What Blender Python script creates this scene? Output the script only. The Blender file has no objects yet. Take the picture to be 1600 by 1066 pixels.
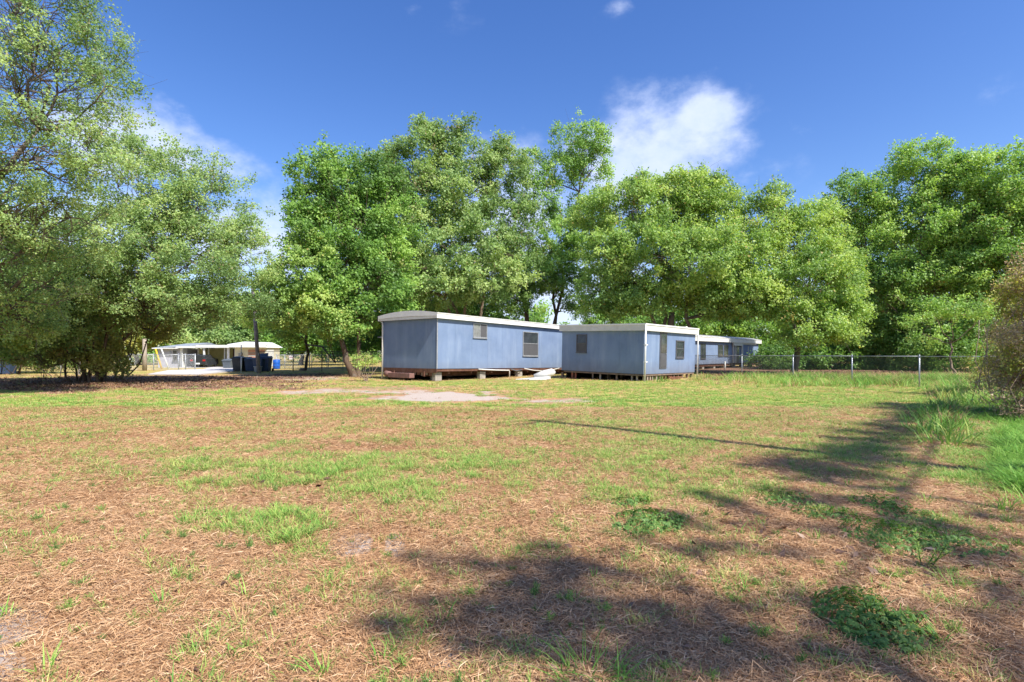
import bpy, math, random
import numpy as np
from mathutils import Vector, Matrix

R = math.radians
SC = bpy.context.scene
COL = SC.collection

# ------------------------------------------------------------------ camera
EYE = 1.3
cam_d = bpy.data.cameras.new('camera')
cam = bpy.data.objects.new('camera', cam_d)
COL.objects.link(cam)
cam.location = (0, 0, EYE)
cam.rotation_euler = (R(90), 0, 0)
cam_d.sensor_width = 36
cam_d.lens = 19.125
cam_d.shift_y = 20 / 1600
cam_d.clip_start = 0.05
cam_d.clip_end = 5000
SC.camera = cam

# ------------------------------------------------------------------ sky, sun, exposure
SUN_AZ = R(133)          # clockwise from +Y
SUN_EL = R(50)
SKY_STRENGTH = 0.12
sun_d = bpy.data.lights.new('sun', 'SUN')
sun_d.energy = 4.4
sun_d.angle = R(0.8)
sun_d.color = (1.0, 0.95, 0.86)
sun = bpy.data.objects.new('sun', sun_d)
COL.objects.link(sun)
SUN_DIR = Vector((math.sin(SUN_AZ) * math.cos(SUN_EL), math.cos(SUN_AZ) * math.cos(SUN_EL), math.sin(SUN_EL)))
sun.rotation_euler = SUN_DIR.to_track_quat('Z', 'Y').to_euler()
sun.location = (20, -20, 30)

SC.view_settings.view_transform = 'Standard'
SC.view_settings.look = 'None'
SC.view_settings.exposure = 0.92
SC.view_settings.gamma = 1.0
SC.view_settings.use_curve_mapping = False


def P(px, py, d):
    """Point of the place that stands at depth d on the sight line of the photo's pixel."""
    return Vector(((px - 800) / 850 * d, d, EYE + (553 - py) / 850 * d))


def G(px, py):
    d = EYE * 850 / (py - 553)
    return Vector(((px - 800) / 850 * d, d, 0))


def build_world():
    w = bpy.data.worlds.new('World')
    SC.world = w
    w.use_nodes = True
    nt = w.node_tree
    n, l = nt.nodes, nt.links
    n.clear()
    out = n.new('ShaderNodeOutputWorld')
    bg = n.new('ShaderNodeBackground')
    bg.inputs[1].default_value = SKY_STRENGTH
    l.new(bg.outputs[0], out.inputs[0])
    sky = n.new('ShaderNodeTexSky')
    sky.sky_type = 'NISHITA'
    sky.sun_disc = False
    sky.sun_elevation = SUN_EL
    sky.sun_rotation = SUN_AZ
    sky.air_density = 1.0
    sky.dust_density = 0.6
    sky.ozone_density = 1.6
    hs = n.new('ShaderNodeHueSaturation')
    hs.inputs['Saturation'].default_value = 1.31
    hs.inputs['Value'].default_value = 0.93
    hs.inputs['Hue'].default_value = 0.515
    l.new(sky.outputs[0], hs.inputs['Color'])
    tc = n.new('ShaderNodeTexCoord')

    def math_(op, a, b=None, clamp=False):
        m = n.new('ShaderNodeMath')
        m.operation = op
        m.use_clamp = clamp
        for i, v in enumerate((a, b)):
            if v is None:
                continue
            if isinstance(v, (int, float)):
                m.inputs[i].default_value = v
            else:
                l.new(v, m.inputs[i])
        return m.outputs[0]

    def noise(scale, detail, rough, squash=(1, 1, 1), off=(0, 0, 0)):
        mp = n.new('ShaderNodeMapping')
        mp.inputs['Scale'].default_value = squash
        mp.inputs['Location'].default_value = off
        l.new(tc.outputs['Generated'], mp.inputs[0])
        t = n.new('ShaderNodeTexNoise')
        t.inputs['Scale'].default_value = scale
        t.inputs['Detail'].default_value = detail
        t.inputs['Roughness'].default_value = rough
        l.new(mp.outputs[0], t.inputs[0])
        return t.outputs[0]

    n1 = noise(7.0, 8, 0.58, (1, 1, 1.6))
    n2 = noise(20.0, 7, 0.6, (1, 1, 1.5), (3, 1, 2))
    nsum = math_('ADD', math_('MULTIPLY', n1, 0.74), math_('MULTIPLY', n2, 0.26))
    # clouds standing at given bearings: (px, py, angular width, angular height, density)
    clouds = [(1050, 245, 0.10, 0.08, 1.05), (1098, 186, 0.055, 0.035, 1.0), (980, 270, 0.10, 0.06, 1.1), (1170, 272, 0.08, 0.035, 0.5), (1030, 210, 0.05, 0.05, 0.7),
              (205, 215, 0.075, 0.045, 1.35), (285, 245, 0.08, 0.03, 1.2), (150, 110, 0.05, 0.03, 0.5),
              (975, 8, 0.035, 0.02, 0.5), (885, 60, 0.022, 0.025, 0.3), (650, 12, 0.08, 0.02, 0.36), (1245, 210, 0.05, 0.03, 0.35),
              (1480, 88, 0.05, 0.018, 0.28), (1545, 150, 0.04, 0.025, 0.3), (430, 385, 0.16, 0.07, 1.0), (900, 500, 0.5, 0.10, 1.0),
              (20, 380, 0.3, 0.10, 0.9), (800, 360, 0.16, 0.10, 1.0), (1600, 420, 0.35, 0.12, 0.6), (370, 290, 0.05, 0.03, 0.3)]
    total = None
    for px, py, wx, wz, dens in clouds:
        d = Vector(((px - 800) / 850, 1, (553 - py) / 850)).normalized()
        sub = n.new('ShaderNodeVectorMath')
        sub.operation = 'SUBTRACT'
        l.new(tc.outputs['Generated'], sub.inputs[0])
        sub.inputs[1].default_value = d
        sc = n.new('ShaderNodeVectorMath')
        sc.operation = 'MULTIPLY'
        l.new(sub.outputs[0], sc.inputs[0])
        sc.inputs[1].default_value = (1 / wx, 1 / wx, 1 / wz)
        ln = n.new('ShaderNodeVectorMath')
        ln.operation = 'LENGTH'
        l.new(sc.outputs[0], ln.inputs[0])
        m = math_('SUBTRACT', 1.0, math_('MULTIPLY', ln.outputs['Value'], 0.5), True)
        m = math_('MULTIPLY', m, dens)
        total = m if total is None else math_('MAXIMUM', total, m)
    # cumulus standing low all round the horizon
    sz = n.new('ShaderNodeSeparateXYZ')
    l.new(tc.outputs['Generated'], sz.inputs[0])
    ring = math_('SUBTRACT', 1.0, math_('MULTIPLY', math_('ABSOLUTE', math_('SUBTRACT', sz.outputs[2], 0.07)), 7.5), True)
    total = math_('MAXIMUM', total, math_('MULTIPLY', ring, 0.75))
    # cover = smoothstep(mask + noise)
    v = math_('ADD', math_('MULTIPLY', total, 0.95), math_('MULTIPLY', math_('SUBTRACT', nsum, 0.5), 1.9))
    mr = n.new('ShaderNodeMapRange')
    mr.interpolation_type = 'SMOOTHSTEP'
    mr.inputs['From Min'].default_value = 0.26
    mr.inputs['From Max'].default_value = 0.92
    l.new(v, mr.inputs['Value'])
    cov = math_('MULTIPLY', mr.outputs[0], math_('MULTIPLY', total, 2.4, True), True)
    # far clouds hang near the horizon all round
    sep = n.new('ShaderNodeSeparateXYZ')
    l.new(tc.outputs['Generated'], sep.inputs[0])
    mx = n.new('ShaderNodeMix')
    mx.data_type = 'RGBA'
    l.new(math_('MULTIPLY', cov, 0.86), mx.inputs['Factor'])
    l.new(hs.outputs[0], mx.inputs['A'])
    cr = n.new('ShaderNodeValToRGB')
    cr.color_ramp.elements[0].position = 0.35
    cr.color_ramp.elements[0].color = (3.5, 4.1, 5.6, 1)
    cr.color_ramp.elements[1].position = 0.75
    cr.color_ramp.elements[1].color = (4.2, 4.6, 5.9, 1)
    l.new(n2, cr.inputs[0])
    l.new(cr.outputs[0], mx.inputs['B'])
    l.new(mx.outputs['Result'], bg.inputs[0])


build_world()

# ------------------------------------------------------------------ materials


class NT:
    def __init__(self, name):
        self.m = bpy.data.materials.new(name)
        self.m.use_nodes = True
        self.nt = self.m.node_tree
        self.n, self.l = self.nt.nodes, self.nt.links
        self.n.clear()
        self.out = self.n.new('ShaderNodeOutputMaterial')

    def node(self, t, **kw):
        x = self.n.new(t)
        for k, v in kw.items():
            if k in x.inputs.keys():
                if hasattr(v, 'is_output') or isinstance(v, bpy.types.NodeSocket):
                    self.l.new(v, x.inputs[k])
                else:
                    x.inputs[k].default_value = v
            else:
                setattr(x, k, v)
        return x

    def coords(self, kind='Object'):
        return self.node('ShaderNodeTexCoord').outputs[kind]

    def noise(self, scale, detail=5, rough=0.6, vec=None, squash=None):
        if vec is None:
            vec = self.coords()
        if squash:
            mp = self.node('ShaderNodeMapping', Scale=squash)
            self.l.new(vec, mp.inputs[0])
            vec = mp.outputs[0]
        t = self.node('ShaderNodeTexNoise', Scale=scale, Detail=detail, Roughness=rough)
        self.l.new(vec, t.inputs['Vector'])
        return t.outputs[0]

    def ramp(self, fac, stops):
        r = self.node('ShaderNodeValToRGB')
        e = r.color_ramp.elements
        while len(e) < len(stops):
            e.new(0.5)
        for i, (p, c) in enumerate(stops):
            e[i].position = p
            e[i].color = (*c, 1) if len(c) == 3 else c
        self.l.new(fac, r.inputs[0])
        return r.outputs[0]

    def mix(self, f, a, b, blend='MIX'):
        m = self.node('ShaderNodeMix')
        m.data_type = 'RGBA'
        m.blend_type = blend
        for s, v in (('Factor', f), ('A', a), ('B', b)):
            if isinstance(v, bpy.types.NodeSocket):
                self.l.new(v, m.inputs[s])
            elif isinstance(v, (int, float)):
                m.inputs[s].default_value = v
            else:
                m.inputs[s].default_value = (*v, 1)
        return m.outputs['Result']

    def math(self, op, a, b=0.0, clamp=False):
        m = self.node('ShaderNodeMath')
        m.operation = op
        m.use_clamp = clamp
        for i, v in enumerate((a, b)):
            if isinstance(v, (int, float)):
                m.inputs[i].default_value = v
            else:
                self.l.new(v, m.inputs[i])
        return m.outputs[0]

    def principled(self, color, rough=0.7, spec=0.3, metal=0.0, bump=None, bump_s=0.2, bump_d=0.02):
        p = self.node('ShaderNodeBsdfPrincipled')
        for s, v in (('Base Color', color), ('Roughness', rough), ('Specular IOR Level', spec), ('Metallic', metal)):
            if isinstance(v, bpy.types.NodeSocket):
                self.l.new(v, p.inputs[s])
            elif isinstance(v, (int, float)):
                p.inputs[s].default_value = v
            else:
                p.inputs[s].default_value = (*v, 1)
        if bump is not None:
            b = self.node('ShaderNodeBump', Strength=bump_s, Distance=bump_d)
            self.l.new(bump, b.inputs['Height'])
            self.l.new(b.outputs[0], p.inputs['Normal'])
        return p

    def done(self, shader):
        self.l.new(shader.outputs[0], self.out.inputs[0])
        return self.m


def simple(name, c, rough=0.7, metal=0.0, spec=0.3, var=0.25, scale=6.0, bump=0.15, dirt=None, dirt_amt=0.4):
    t = NT(name)
    nz = t.noise(scale, 7, 0.65)
    dark = tuple(x * (1 - var) for x in c)
    lite = tuple(min(1, x * (1 + var * 0.5)) for x in c)
    col = t.ramp(nz, [(0.3, dark), (0.7, lite)])
    if dirt:
        d = t.noise(scale * 0.35, 8, 0.7, squash=(1, 1, 0.35))
        f = t.ramp(d, [(0.5, (0, 0, 0)), (0.72, (dirt_amt,) * 3)])
        col = t.mix(f, col, dirt)
    return t.done(t.principled(col, rough, spec, metal, t.noise(scale * 8, 4), bump, 0.01))


def mat_wall():
    t = NT('blue_stucco')
    vec = t.coords('Object')
    big = t.noise(0.7, 8, 0.62)
    drip = t.noise(2.2, 8, 0.7, squash=(1, 1, 0.16))
    fine = t.noise(30, 6, 0.6)
    col = t.ramp(big, [(0.3, (0.13, 0.185, 0.295)), (0.5, (0.16, 0.222, 0.345)), (0.72, (0.195, 0.262, 0.39))])
    col = t.mix(t.ramp(drip, [(0.5, (0, 0, 0)), (0.75, (0.4,) * 3)]), col, (0.31, 0.37, 0.47))
    col = t.mix(t.ramp(drip, [(0.25, (0.4,) * 3), (0.42, (0, 0, 0))]), col, (0.10, 0.125, 0.17))
    chips = t.noise(9, 9, 0.75)
    col = t.mix(t.ramp(chips, [(0.665, (0, 0, 0)), (0.69, (0.7,) * 3)]), col, (0.5, 0.52, 0.55))
    sep = t.node('ShaderNodeSeparateXYZ')
    t.l.new(vec, sep.inputs[0])
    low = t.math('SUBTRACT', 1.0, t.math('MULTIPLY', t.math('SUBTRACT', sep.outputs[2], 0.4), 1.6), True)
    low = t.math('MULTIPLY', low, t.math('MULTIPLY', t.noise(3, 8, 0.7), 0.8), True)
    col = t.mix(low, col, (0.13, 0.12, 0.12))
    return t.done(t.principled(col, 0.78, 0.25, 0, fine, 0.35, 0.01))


def mat_white(name='white_painted_metal', base=(0.74, 0.74, 0.72)):
    t = NT(name)
    c = t.ramp(t.noise(3, 8, 0.7), [(0.3, tuple(x * 0.85 for x in base)), (0.65, base)])
    s = t.noise(2.5, 9, 0.75, squash=(1, 1, 3))
    c = t.mix(t.ramp(s, [(0.55, (0, 0, 0)), (0.78, (0.55,) * 3)]), c, (0.27, 0.25, 0.21))
    return t.done(t.principled(c, 0.45, 0.4, 0, t.noise(12, 5), 0.12, 0.01))


def mat_glass(name, c=(0.03, 0.035, 0.04)):
    t = NT(name)
    col = t.ramp(t.noise(3, 5), [(0.35, c), (0.7, tuple(x * 2.2 for x in c))])
    p = t.principled(col, 0.07, 0.7, 0, t.noise(3, 2), 0.10, 0.005)
    return t.done(p)


def mat_leaf(name, c0, c1, c2, dead=None, trans=0.42, dead_amt=0.06):
    t = NT(name)
    at = t.node('ShaderNodeAttribute')
    at.attribute_name = 'tint'
    f = at.outputs['Fac']
    col = t.ramp(f, [(0.1, c0), (0.5, c1), (0.9, c2)])
    if dead:
        at2 = t.node('ShaderNodeAttribute')
        at2.attribute_name = 'dead'
        col = t.mix(at2.outputs['Fac'], col, dead)
    p = t.principled(col, 0.5, 0.35)
    tr = t.node('ShaderNodeBsdfTranslucent')
    lc = t.mix(1.0, col, (1.15, 1.2, 0.6), 'MULTIPLY')
    t.l.new(lc, tr.inputs[0])
    mx = t.node('ShaderNodeMixShader')
    mx.inputs[0].default_value = trans
    t.l.new(p.outputs[0], mx.inputs[1])
    t.l.new(tr.outputs[0], mx.inputs[2])
    return t.done(mx)


def mat_bark(name, a, b):
    t = NT(name)
    nz = t.noise(5, 9, 0.7, squash=(1, 1, 0.25))
    c = t.ramp(nz, [(0.3, a), (0.7, b)])
    c = t.mix(t.ramp(t.noise(1.6, 5), [(0.55, (0, 0, 0)), (0.7, (0.5,) * 3)]), c, (0.27, 0.27, 0.24))
    return t.done(t.principled(c, 0.9, 0.1, 0, nz, 0.8, 0.04))


def mat_blade(name, stops, trans=0.3):
    t = NT(name)
    oi = t.node('ShaderNodeObjectInfo')
    at = t.node('ShaderNodeAttribute')
    at.attribute_name = 'tint'
    f = t.math('ADD', t.math('MULTIPLY', oi.outputs['Random'], 0.6), t.math('MULTIPLY', at.outputs['Fac'], 0.4))
    col = t.ramp(f, stops)
    p = t.principled(col, 0.55, 0.3)
    tr = t.node('ShaderNodeBsdfTranslucent')
    t.l.new(col, tr.inputs[0])
    mx = t.node('ShaderNodeMixShader')
    mx.inputs[0].default_value = trans
    t.l.new(p.outputs[0], mx.inputs[1])
    t.l.new(tr.outputs[0], mx.inputs[2])
    return t.done(mx)


def mat_ground():
    t = NT('yard_ground')
    at = t.node('ShaderNodeAttribute')
    at.attribute_name = 'cover'
    sep = t.node('ShaderNodeSeparateColor')
    t.l.new(at.outputs['Color'], sep.inputs[0])
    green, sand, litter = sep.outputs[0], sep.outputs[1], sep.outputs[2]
    pos = t.node('ShaderNodeNewGeometry').outputs['Position']
    big = t.noise(0.55, 6, 0.6, pos)
    mid = t.noise(3.5, 8, 0.7, pos)
    fine = t.noise(32, 7, 0.75, pos)
    grit = t.noise(140, 4, 0.7, pos)
    straw = t.ramp(fine, [(0.28, (0.17, 0.09, 0.045)), (0.45, (0.39, 0.215, 0.105)), (0.62, (0.53, 0.315, 0.165)), (0.8, (0.66, 0.44, 0.26))])
    straw2 = t.ramp(fine, [(0.28, (0.13, 0.08, 0.05)), (0.5, (0.34, 0.215, 0.135)), (0.75, (0.50, 0.345, 0.23))])
    col = t.mix(t.ramp(big, [(0.42, (0, 0, 0)), (0.62, (1, 1, 1))]), straw, straw2)
    grs = t.ramp(mid, [(0.3, (0.19, 0.27, 0.045)), (0.5, (0.38, 0.42, 0.085)), (0.7, (0.60, 0.52, 0.16))])
    grs = t.mix(t.ramp(fine, [(0.35, (0.6,) * 3), (0.6, (0, 0, 0))]), grs, (0.05, 0.05, 0.02))
    patch = t.noise(0.32, 6, 0.65, pos)
    grs = t.mix(t.ramp(t.math('ADD', t.math('MULTIPLY', patch, 0.75), t.math('MULTIPLY', mid, 0.25)), [(0.44, (0, 0, 0)), (0.58, (0.8,) * 3)]), grs, (0.62, 0.43, 0.17))
    gm = t.math('ADD', green, t.math('MULTIPLY', t.math('SUBTRACT', mid, 0.5), 1.5))
    gm = t.math('ADD', gm, t.math('MULTIPLY', t.math('SUBTRACT', fine, 0.5), 0.8))
    gmr = t.ramp(gm, [(0.36, (0, 0, 0)), (0.62, (0.9,) * 3)])
    col = t.mix(gmr, col, grs)
    snd = t.ramp(grit, [(0.3, (0.33, 0.265, 0.22)), (0.5, (0.45, 0.375, 0.325)), (0.75, (0.56, 0.48, 0.43))])
    sm = t.math('ADD', t.math('MULTIPLY', sand, 1.0), t.math('MULTIPLY', t.math('SUBTRACT', mid, 0.5), 1.3))
    sm = t.math('ADD', sm, t.math('MULTIPLY', t.math('SUBTRACT', fine, 0.5), 0.7))
    col = t.mix(t.ramp(sm, [(0.45, (0, 0, 0)), (0.66, (1, 1, 1))]), col, snd)
    lit = t.ramp(fine, [(0.3, (0.08, 0.045, 0.03)), (0.55, (0.25, 0.14, 0.095)), (0.78, (0.40, 0.26, 0.19))])  # litter brown, kept dark to carry the painted shade too
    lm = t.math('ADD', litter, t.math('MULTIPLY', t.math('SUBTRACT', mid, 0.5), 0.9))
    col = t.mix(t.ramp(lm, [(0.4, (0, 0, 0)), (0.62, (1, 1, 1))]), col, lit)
    h = t.math('ADD', fine, t.math('MULTIPLY', mid, 1.2))
    h = t.math('ADD', h, t.math('MULTIPLY', grit, 0.3))
    return t.done(t.principled(col, 0.95, 0.08, 0, h, 0.7, 0.03))


M = {}
M['wall'] = mat_wall()
M['white'] = mat_white()
M['white_dirty'] = mat_white('weathered_white', (0.62, 0.61, 0.57))
M['glass'] = mat_glass('dark_window_glass')
M['glass_pale'] = mat_glass('dusty_window_glass', (0.13, 0.135, 0.13))
M['screen'] = simple('grey_insect_screen', (0.085, 0.085, 0.09), 0.8, var=0.15, scale=3)
M['frame_dark'] = simple('dark_window_frame', (0.10, 0.10, 0.11), 0.5)
M['frame_alu'] = simple('aluminium_frame', (0.36, 0.37, 0.38), 0.4, 0.3)
M['galv'] = simple('galvanised_steel', (0.44, 0.46, 0.48), 0.45, 0.5, var=0.2)
M['rust'] = simple('rusty_steel', (0.16, 0.075, 0.05), 0.85, 0.2, var=0.5, dirt=(0.25, 0.16, 0.12))
M['redoxide'] = simple('red_oxide_paint', (0.22, 0.12, 0.105), 0.75, 0, var=0.3)
M['concrete'] = simple('concrete', (0.33, 0.30, 0.26), 0.95, var=0.3, dirt=(0.12, 0.10, 0.08))
M['slab'] = simple('pale_concrete_slab', (0.52, 0.50, 0.49), 0.9, var=0.15, scale=2)
M['wood'] = simple('old_timber', (0.21, 0.15, 0.11), 0.9, var=0.45, scale=4, dirt=(0.07, 0.05, 0.04))
M['wood_pale'] = simple('pale_timber', (0.36, 0.30, 0.24), 0.9, var=0.35, scale=4, dirt=(0.1, 0.08, 0.06))
M['wood_red'] = simple('reddish_timber', (0.22, 0.085, 0.055), 0.9, var=0.35, scale=4)
M['pole'] = simple('creosoted_pole', (0.27, 0.24, 0.22), 0.95, var=0.4, scale=5)
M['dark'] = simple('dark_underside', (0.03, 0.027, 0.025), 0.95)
M['pvc'] = simple('white_pvc', (0.60, 0.60, 0.57), 0.4, var=0.12)
M['bin_navy'] = simple('navy_plastic', (0.035, 0.06, 0.115), 0.45, var=0.2)
M['bin_black'] = simple('black_plastic', (0.035, 0.038, 0.042), 0.45, var=0.2)
M['bin_grey'] = simple('grey_plastic', (0.10, 0.12, 0.14), 0.5, var=0.2)
M['blue'] = simple('bright_blue_plastic', (0.02, 0.13, 0.60), 0.4, var=0.15)
M['cream'] = simple('cream_siding', (0.62, 0.58, 0.44), 0.7, var=0.12, scale=2)
M['lilac'] = simple('pale_grey_siding', (0.42, 0.42, 0.50), 0.7, var=0.12, scale=2)
M['ochre'] = simple('yellow_painted_wall', (0.72, 0.66, 0.28), 0.8, var=0.2, scale=2)
M['brown'] = simple('brown_door_paint', (0.16, 0.08, 0.05), 0.7)
M['terracotta'] = simple('faded_orange_board', (0.46, 0.24, 0.17), 0.8, var=0.3)
M['roof_grey'] = simple('grey_metal_roof', (0.34, 0.38, 0.44), 0.5, 0.2, var=0.25, scale=3)
M['yellow'] = simple('yellow_guard_plastic', (0.62, 0.40, 0.03), 0.5, var=0.15)
M['car_dark'] = simple('dark_car_paint', (0.035, 0.04, 0.045), 0.25, 0.2, 0.5, var=0.1)
M['car_red'] = simple('red_lamp_glass', (0.42, 0.02, 0.02), 0.3)
M['tyre'] = simple('tyre_rubber', (0.02, 0.02, 0.02), 0.9)
M['sign_white'] = simple('sign_white', (0.75, 0.75, 0.75), 0.5, var=0.05)
M['sign_red'] = simple('sign_red', (0.40, 0.03, 0.05), 0.5, var=0.05)
M['bark_grey'] = mat_bark('grey_bark', (0.07, 0.055, 0.042), (0.22, 0.185, 0.15))
M['bark_brown'] = mat_bark('brown_bark', (0.05, 0.033, 0.022), (0.17, 0.12, 0.085))
M['bark_tan'] = mat_bark('tan_bark', (0.12, 0.085, 0.06), (0.32, 0.25, 0.185))
M['twig'] = simple('dry_twig', (0.30, 0.22, 0.16), 0.9, var=0.4)
M['leaf_oak'] = mat_leaf('live_oak_leaves', (0.128, 0.195, 0.053), (0.217, 0.315, 0.098), (0.345, 0.435, 0.150), (0.390, 0.210, 0.105))
M['leaf_grey'] = mat_leaf('grey_green_leaves', (0.14, 0.235, 0.075), (0.26, 0.395, 0.13), (0.42, 0.53, 0.19), (0.38, 0.27, 0.16))
M['leaf_deep'] = mat_leaf('deep_green_leaves', (0.10, 0.20, 0.045), (0.20, 0.37, 0.075), (0.34, 0.51, 0.115), (0.3, 0.24, 0.09))
M['leaf_lime'] = mat_leaf('lime_green_leaves', (0.17, 0.29, 0.075), (0.30, 0.455, 0.115), (0.49, 0.60, 0.17), (0.50, 0.300, 0.105))
M['leaf_fresh'] = mat_leaf('fresh_green_leaves', (0.14, 0.26, 0.07), (0.26, 0.44, 0.11), (0.42, 0.58, 0.165), (0.38, 0.24, 0.09))
M['leaf_olive'] = mat_leaf('olive_leaves', (0.19, 0.22, 0.055), (0.33, 0.36, 0.09), (0.50, 0.47, 0.14), (0.44, 0.27, 0.13))
M['leaf_dead'] = mat_leaf('withered_vine_leaves', (0.20, 0.13, 0.08), (0.40, 0.29, 0.18), (0.58, 0.46, 0.30), (0.22, 0.30, 0.07), 0.3)
M['grass'] = mat_blade('lawn_blades', [(0.0, (0.10, 0.26, 0.045)), (0.4, (0.21, 0.41, 0.075)), (0.7, (0.40, 0.52, 0.12)), (1.0, (0.66, 0.57, 0.21))])
M['grass_deep'] = mat_blade('lush_blades', [(0.0, (0.09, 0.24, 0.035)), (0.5, (0.19, 0.40, 0.06)), (1.0, (0.42, 0.56, 0.13))])
M['straw'] = mat_blade('dry_straw', [(0.0, (0.19, 0.09, 0.045)), (0.3, (0.41, 0.225, 0.11)), (0.65, (0.59, 0.365, 0.19)), (1.0, (0.76, 0.56, 0.36))], 0.1)
M['weed'] = mat_leaf('weed_leaves', (0.09, 0.19, 0.05), (0.155, 0.29, 0.075), (0.28, 0.43, 0.12), (0.3, 0.3, 0.08))
M['ground'] = mat_ground()

# ------------------------------------------------------------------ mesh helpers


def tag(o, label=None, cat=None, group=None, kind=None):
    if label:
        o['label'] = label
    if cat:
        o['category'] = cat
    if group:
        o['group'] = group
    if kind:
        o['kind'] = kind
    return o


def thing(name, label, cat, loc=(0, 0, 0), rotz=0.0, group=None, rot=None):
    o = bpy.data.objects.new(name, None)
    o.empty_display_size = 0.3
    COL.objects.link(o)
    o.location = loc
    o.rotation_euler = rot if rot else (0, 0, rotz)
    return tag(o, label, cat, group)


class MB:
    def __init__(s):
        s.v, s.f = [], []

    def quad(s, a, b, c, d):
        i = len(s.v)
        s.v += [tuple(a), tuple(b), tuple(c), tuple(d)]
        s.f.append((i, i + 1, i + 2, i + 3))
        return s

    def box(s, x0, x1, y0, y1, z0, z1):
        i = len(s.v)
        s.v += [(x, y, z) for z in (z0, z1) for y in (y0, y1) for x in (x0, x1)]
        s.f += [tuple(i + k for k in q) for q in ((0, 2, 3, 1), (4, 5, 7, 6), (0, 1, 5, 4), (2, 6, 7, 3), (0, 4, 6, 2), (1, 3, 7, 5))]
        return s

    def hexa(s, c):
        """eight corners: bottom ring of four, top ring of four"""
        i = len(s.v)
        s.v += [tuple(p) for p in c]
        s.f += [tuple(i + k for k in q) for q in ((3, 2, 1, 0), (4, 5, 6, 7), (0, 1, 5, 4), (1, 2, 6, 5), (2, 3, 7, 6), (3, 0, 4, 7))]
        return s

    def tube(s, pts, rad, sides=6, cap=True):
        pts = [Vector(p) for p in pts]
        if not hasattr(rad, '__len__'):
            rad = [rad] * len(pts)
        rings = []
        up = None
        for k, p in enumerate(pts):
            a = pts[max(0, k - 1)]
            b = pts[min(len(pts) - 1, k + 1)]
            t = (b - a).normalized()
            if up is None:
                up = Vector((0, 0, 1)) if abs(t.z) < 0.9 else Vector((1, 0, 0))
            x = t.cross(up)
            if x.length < 1e-5:
                x = t.cross(Vector((0, 1, 0)))
            x.normalize()
            y = x.cross(t)
            up = y
            i = len(s.v)
            for j in range(sides):
                an = 2 * math.pi * j / sides
                s.v.append(tuple(p + (x * math.cos(an) + y * math.sin(an)) * rad[k]))
            rings.append(i)
        for a, b in zip(rings, rings[1:]):
            for j in range(sides):
                j2 = (j + 1) % sides
                s.f.append((a + j, b + j, b + j2, a + j2))
        if cap:
            s.f.append(tuple(rings[0] + j for j in range(sides)))
            s.f.append(tuple(rings[-1] + j for j in reversed(range(sides))))
        return s

    def mesh(s, name, mat, smooth=False, bevel=0):
        me = bpy.data.meshes.new(name)
        me.from_pydata(s.v, [], s.f)
        me.materials.append(mat)
        if smooth:
            me.polygons.foreach_set('use_smooth', [True] * len(me.polygons))
        me.update()
        return me

    def build(s, name, mat, parent=None, smooth=False, bevel=0.0):
        o = bpy.data.objects.new(name, s.mesh(name, mat, smooth))
        COL.objects.link(o)
        o.parent = parent
        if bevel:
            b = o.modifiers.new('bevel', 'BEVEL')
            b.width = bevel
            b.segments = 2
        return o


def box(name, mat, parent, *a, bevel=0.0):
    return MB().box(*a).build(name, mat, parent, bevel=bevel)


def tube(name, mat, parent, pts, r, sides=8, smooth=True):
    return MB().tube(pts, r, sides).build(name, mat, parent, smooth)


def copy_tree(o, parent=None):
    c = o.copy()
    COL.objects.link(c)
    c.parent = parent
    for ch in [x for x in bpy.data.objects if x.parent == o]:
        copy_tree(ch, c)
    return c


def quads_mesh(name, V, mat, tint=None, dead=None):
    """V: (n, k, 3) array of k-sided faces"""
    n, K = V.shape[:2]
    me = bpy.data.meshes.new(name)
    me.vertices.add(n * K)
    me.vertices.foreach_set('co', V.reshape(-1).astype(np.float32))
    me.loops.add(n * K)
    me.loops.foreach_set('vertex_index', np.arange(n * K, dtype=np.int32))
    me.polygons.add(n)
    me.polygons.foreach_set('loop_start', np.arange(0, n * K, K, dtype=np.int32))
    me.polygons.foreach_set('loop_total', np.full(n, K, dtype=np.int32))
    me.materials.append(mat)
    for nm, arr in (('tint', tint), ('dead', dead)):
        if arr is not None:
            a = me.attributes.new(nm, 'FLOAT', 'FACE')
            a.data.foreach_set('value', np.asarray(arr, dtype=np.float32))
    me.update(calc_edges=True)
    return me


def norm(a):
    return a / np.maximum(np.linalg.norm(a, axis=-1, keepdims=True), 1e-9)


def leaf_quads(rng, C, N, L, Wd):
    """diamond leaves at centres C with normals N, lengths L and widths Wd"""
    a = norm(np.cross(N, rng.normal(size=C.shape)))
    b = np.cross(N, a)
    a = a * (L / 2)[:, None]
    b = b * (Wd / 2)[:, None]
    droop = -N * (L * 0.12)[:, None]
    return np.stack([C - a, C - b - droop * 0.0 + 0.1 * a, C + a + droop, C + b + 0.1 * a], axis=1)


def leaf_tris(rng, C, N, L, Wd):
    a = norm(np.cross(N, rng.normal(size=C.shape)))
    b = np.cross(N, a)
    a = a * (L / 2)[:, None]
    b = b * (Wd / 2)[:, None] * 1.15
    return np.stack([C - a, C + 0.7 * a + b, C + 0.7 * a - b], axis=1)


# value noise for the ground's patches
_rng0 = np.random.default_rng(11)
_grid = _rng0.random((256, 256))


def vnoise(x, y):
    xi, yi = np.floor(x).astype(int), np.floor(y).astype(int)
    fx, fy = x - xi, y - yi
    fx, fy = fx * fx * (3 - 2 * fx), fy * fy * (3 - 2 * fy)
    g = lambda a, b: _grid[a & 255, b & 255]
    return (g(xi, yi) * (1 - fx) + g(xi + 1, yi) * fx) * (1 - fy) + (g(xi, yi + 1) * (1 - fx) + g(xi + 1, yi + 1) * fx) * fy


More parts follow.
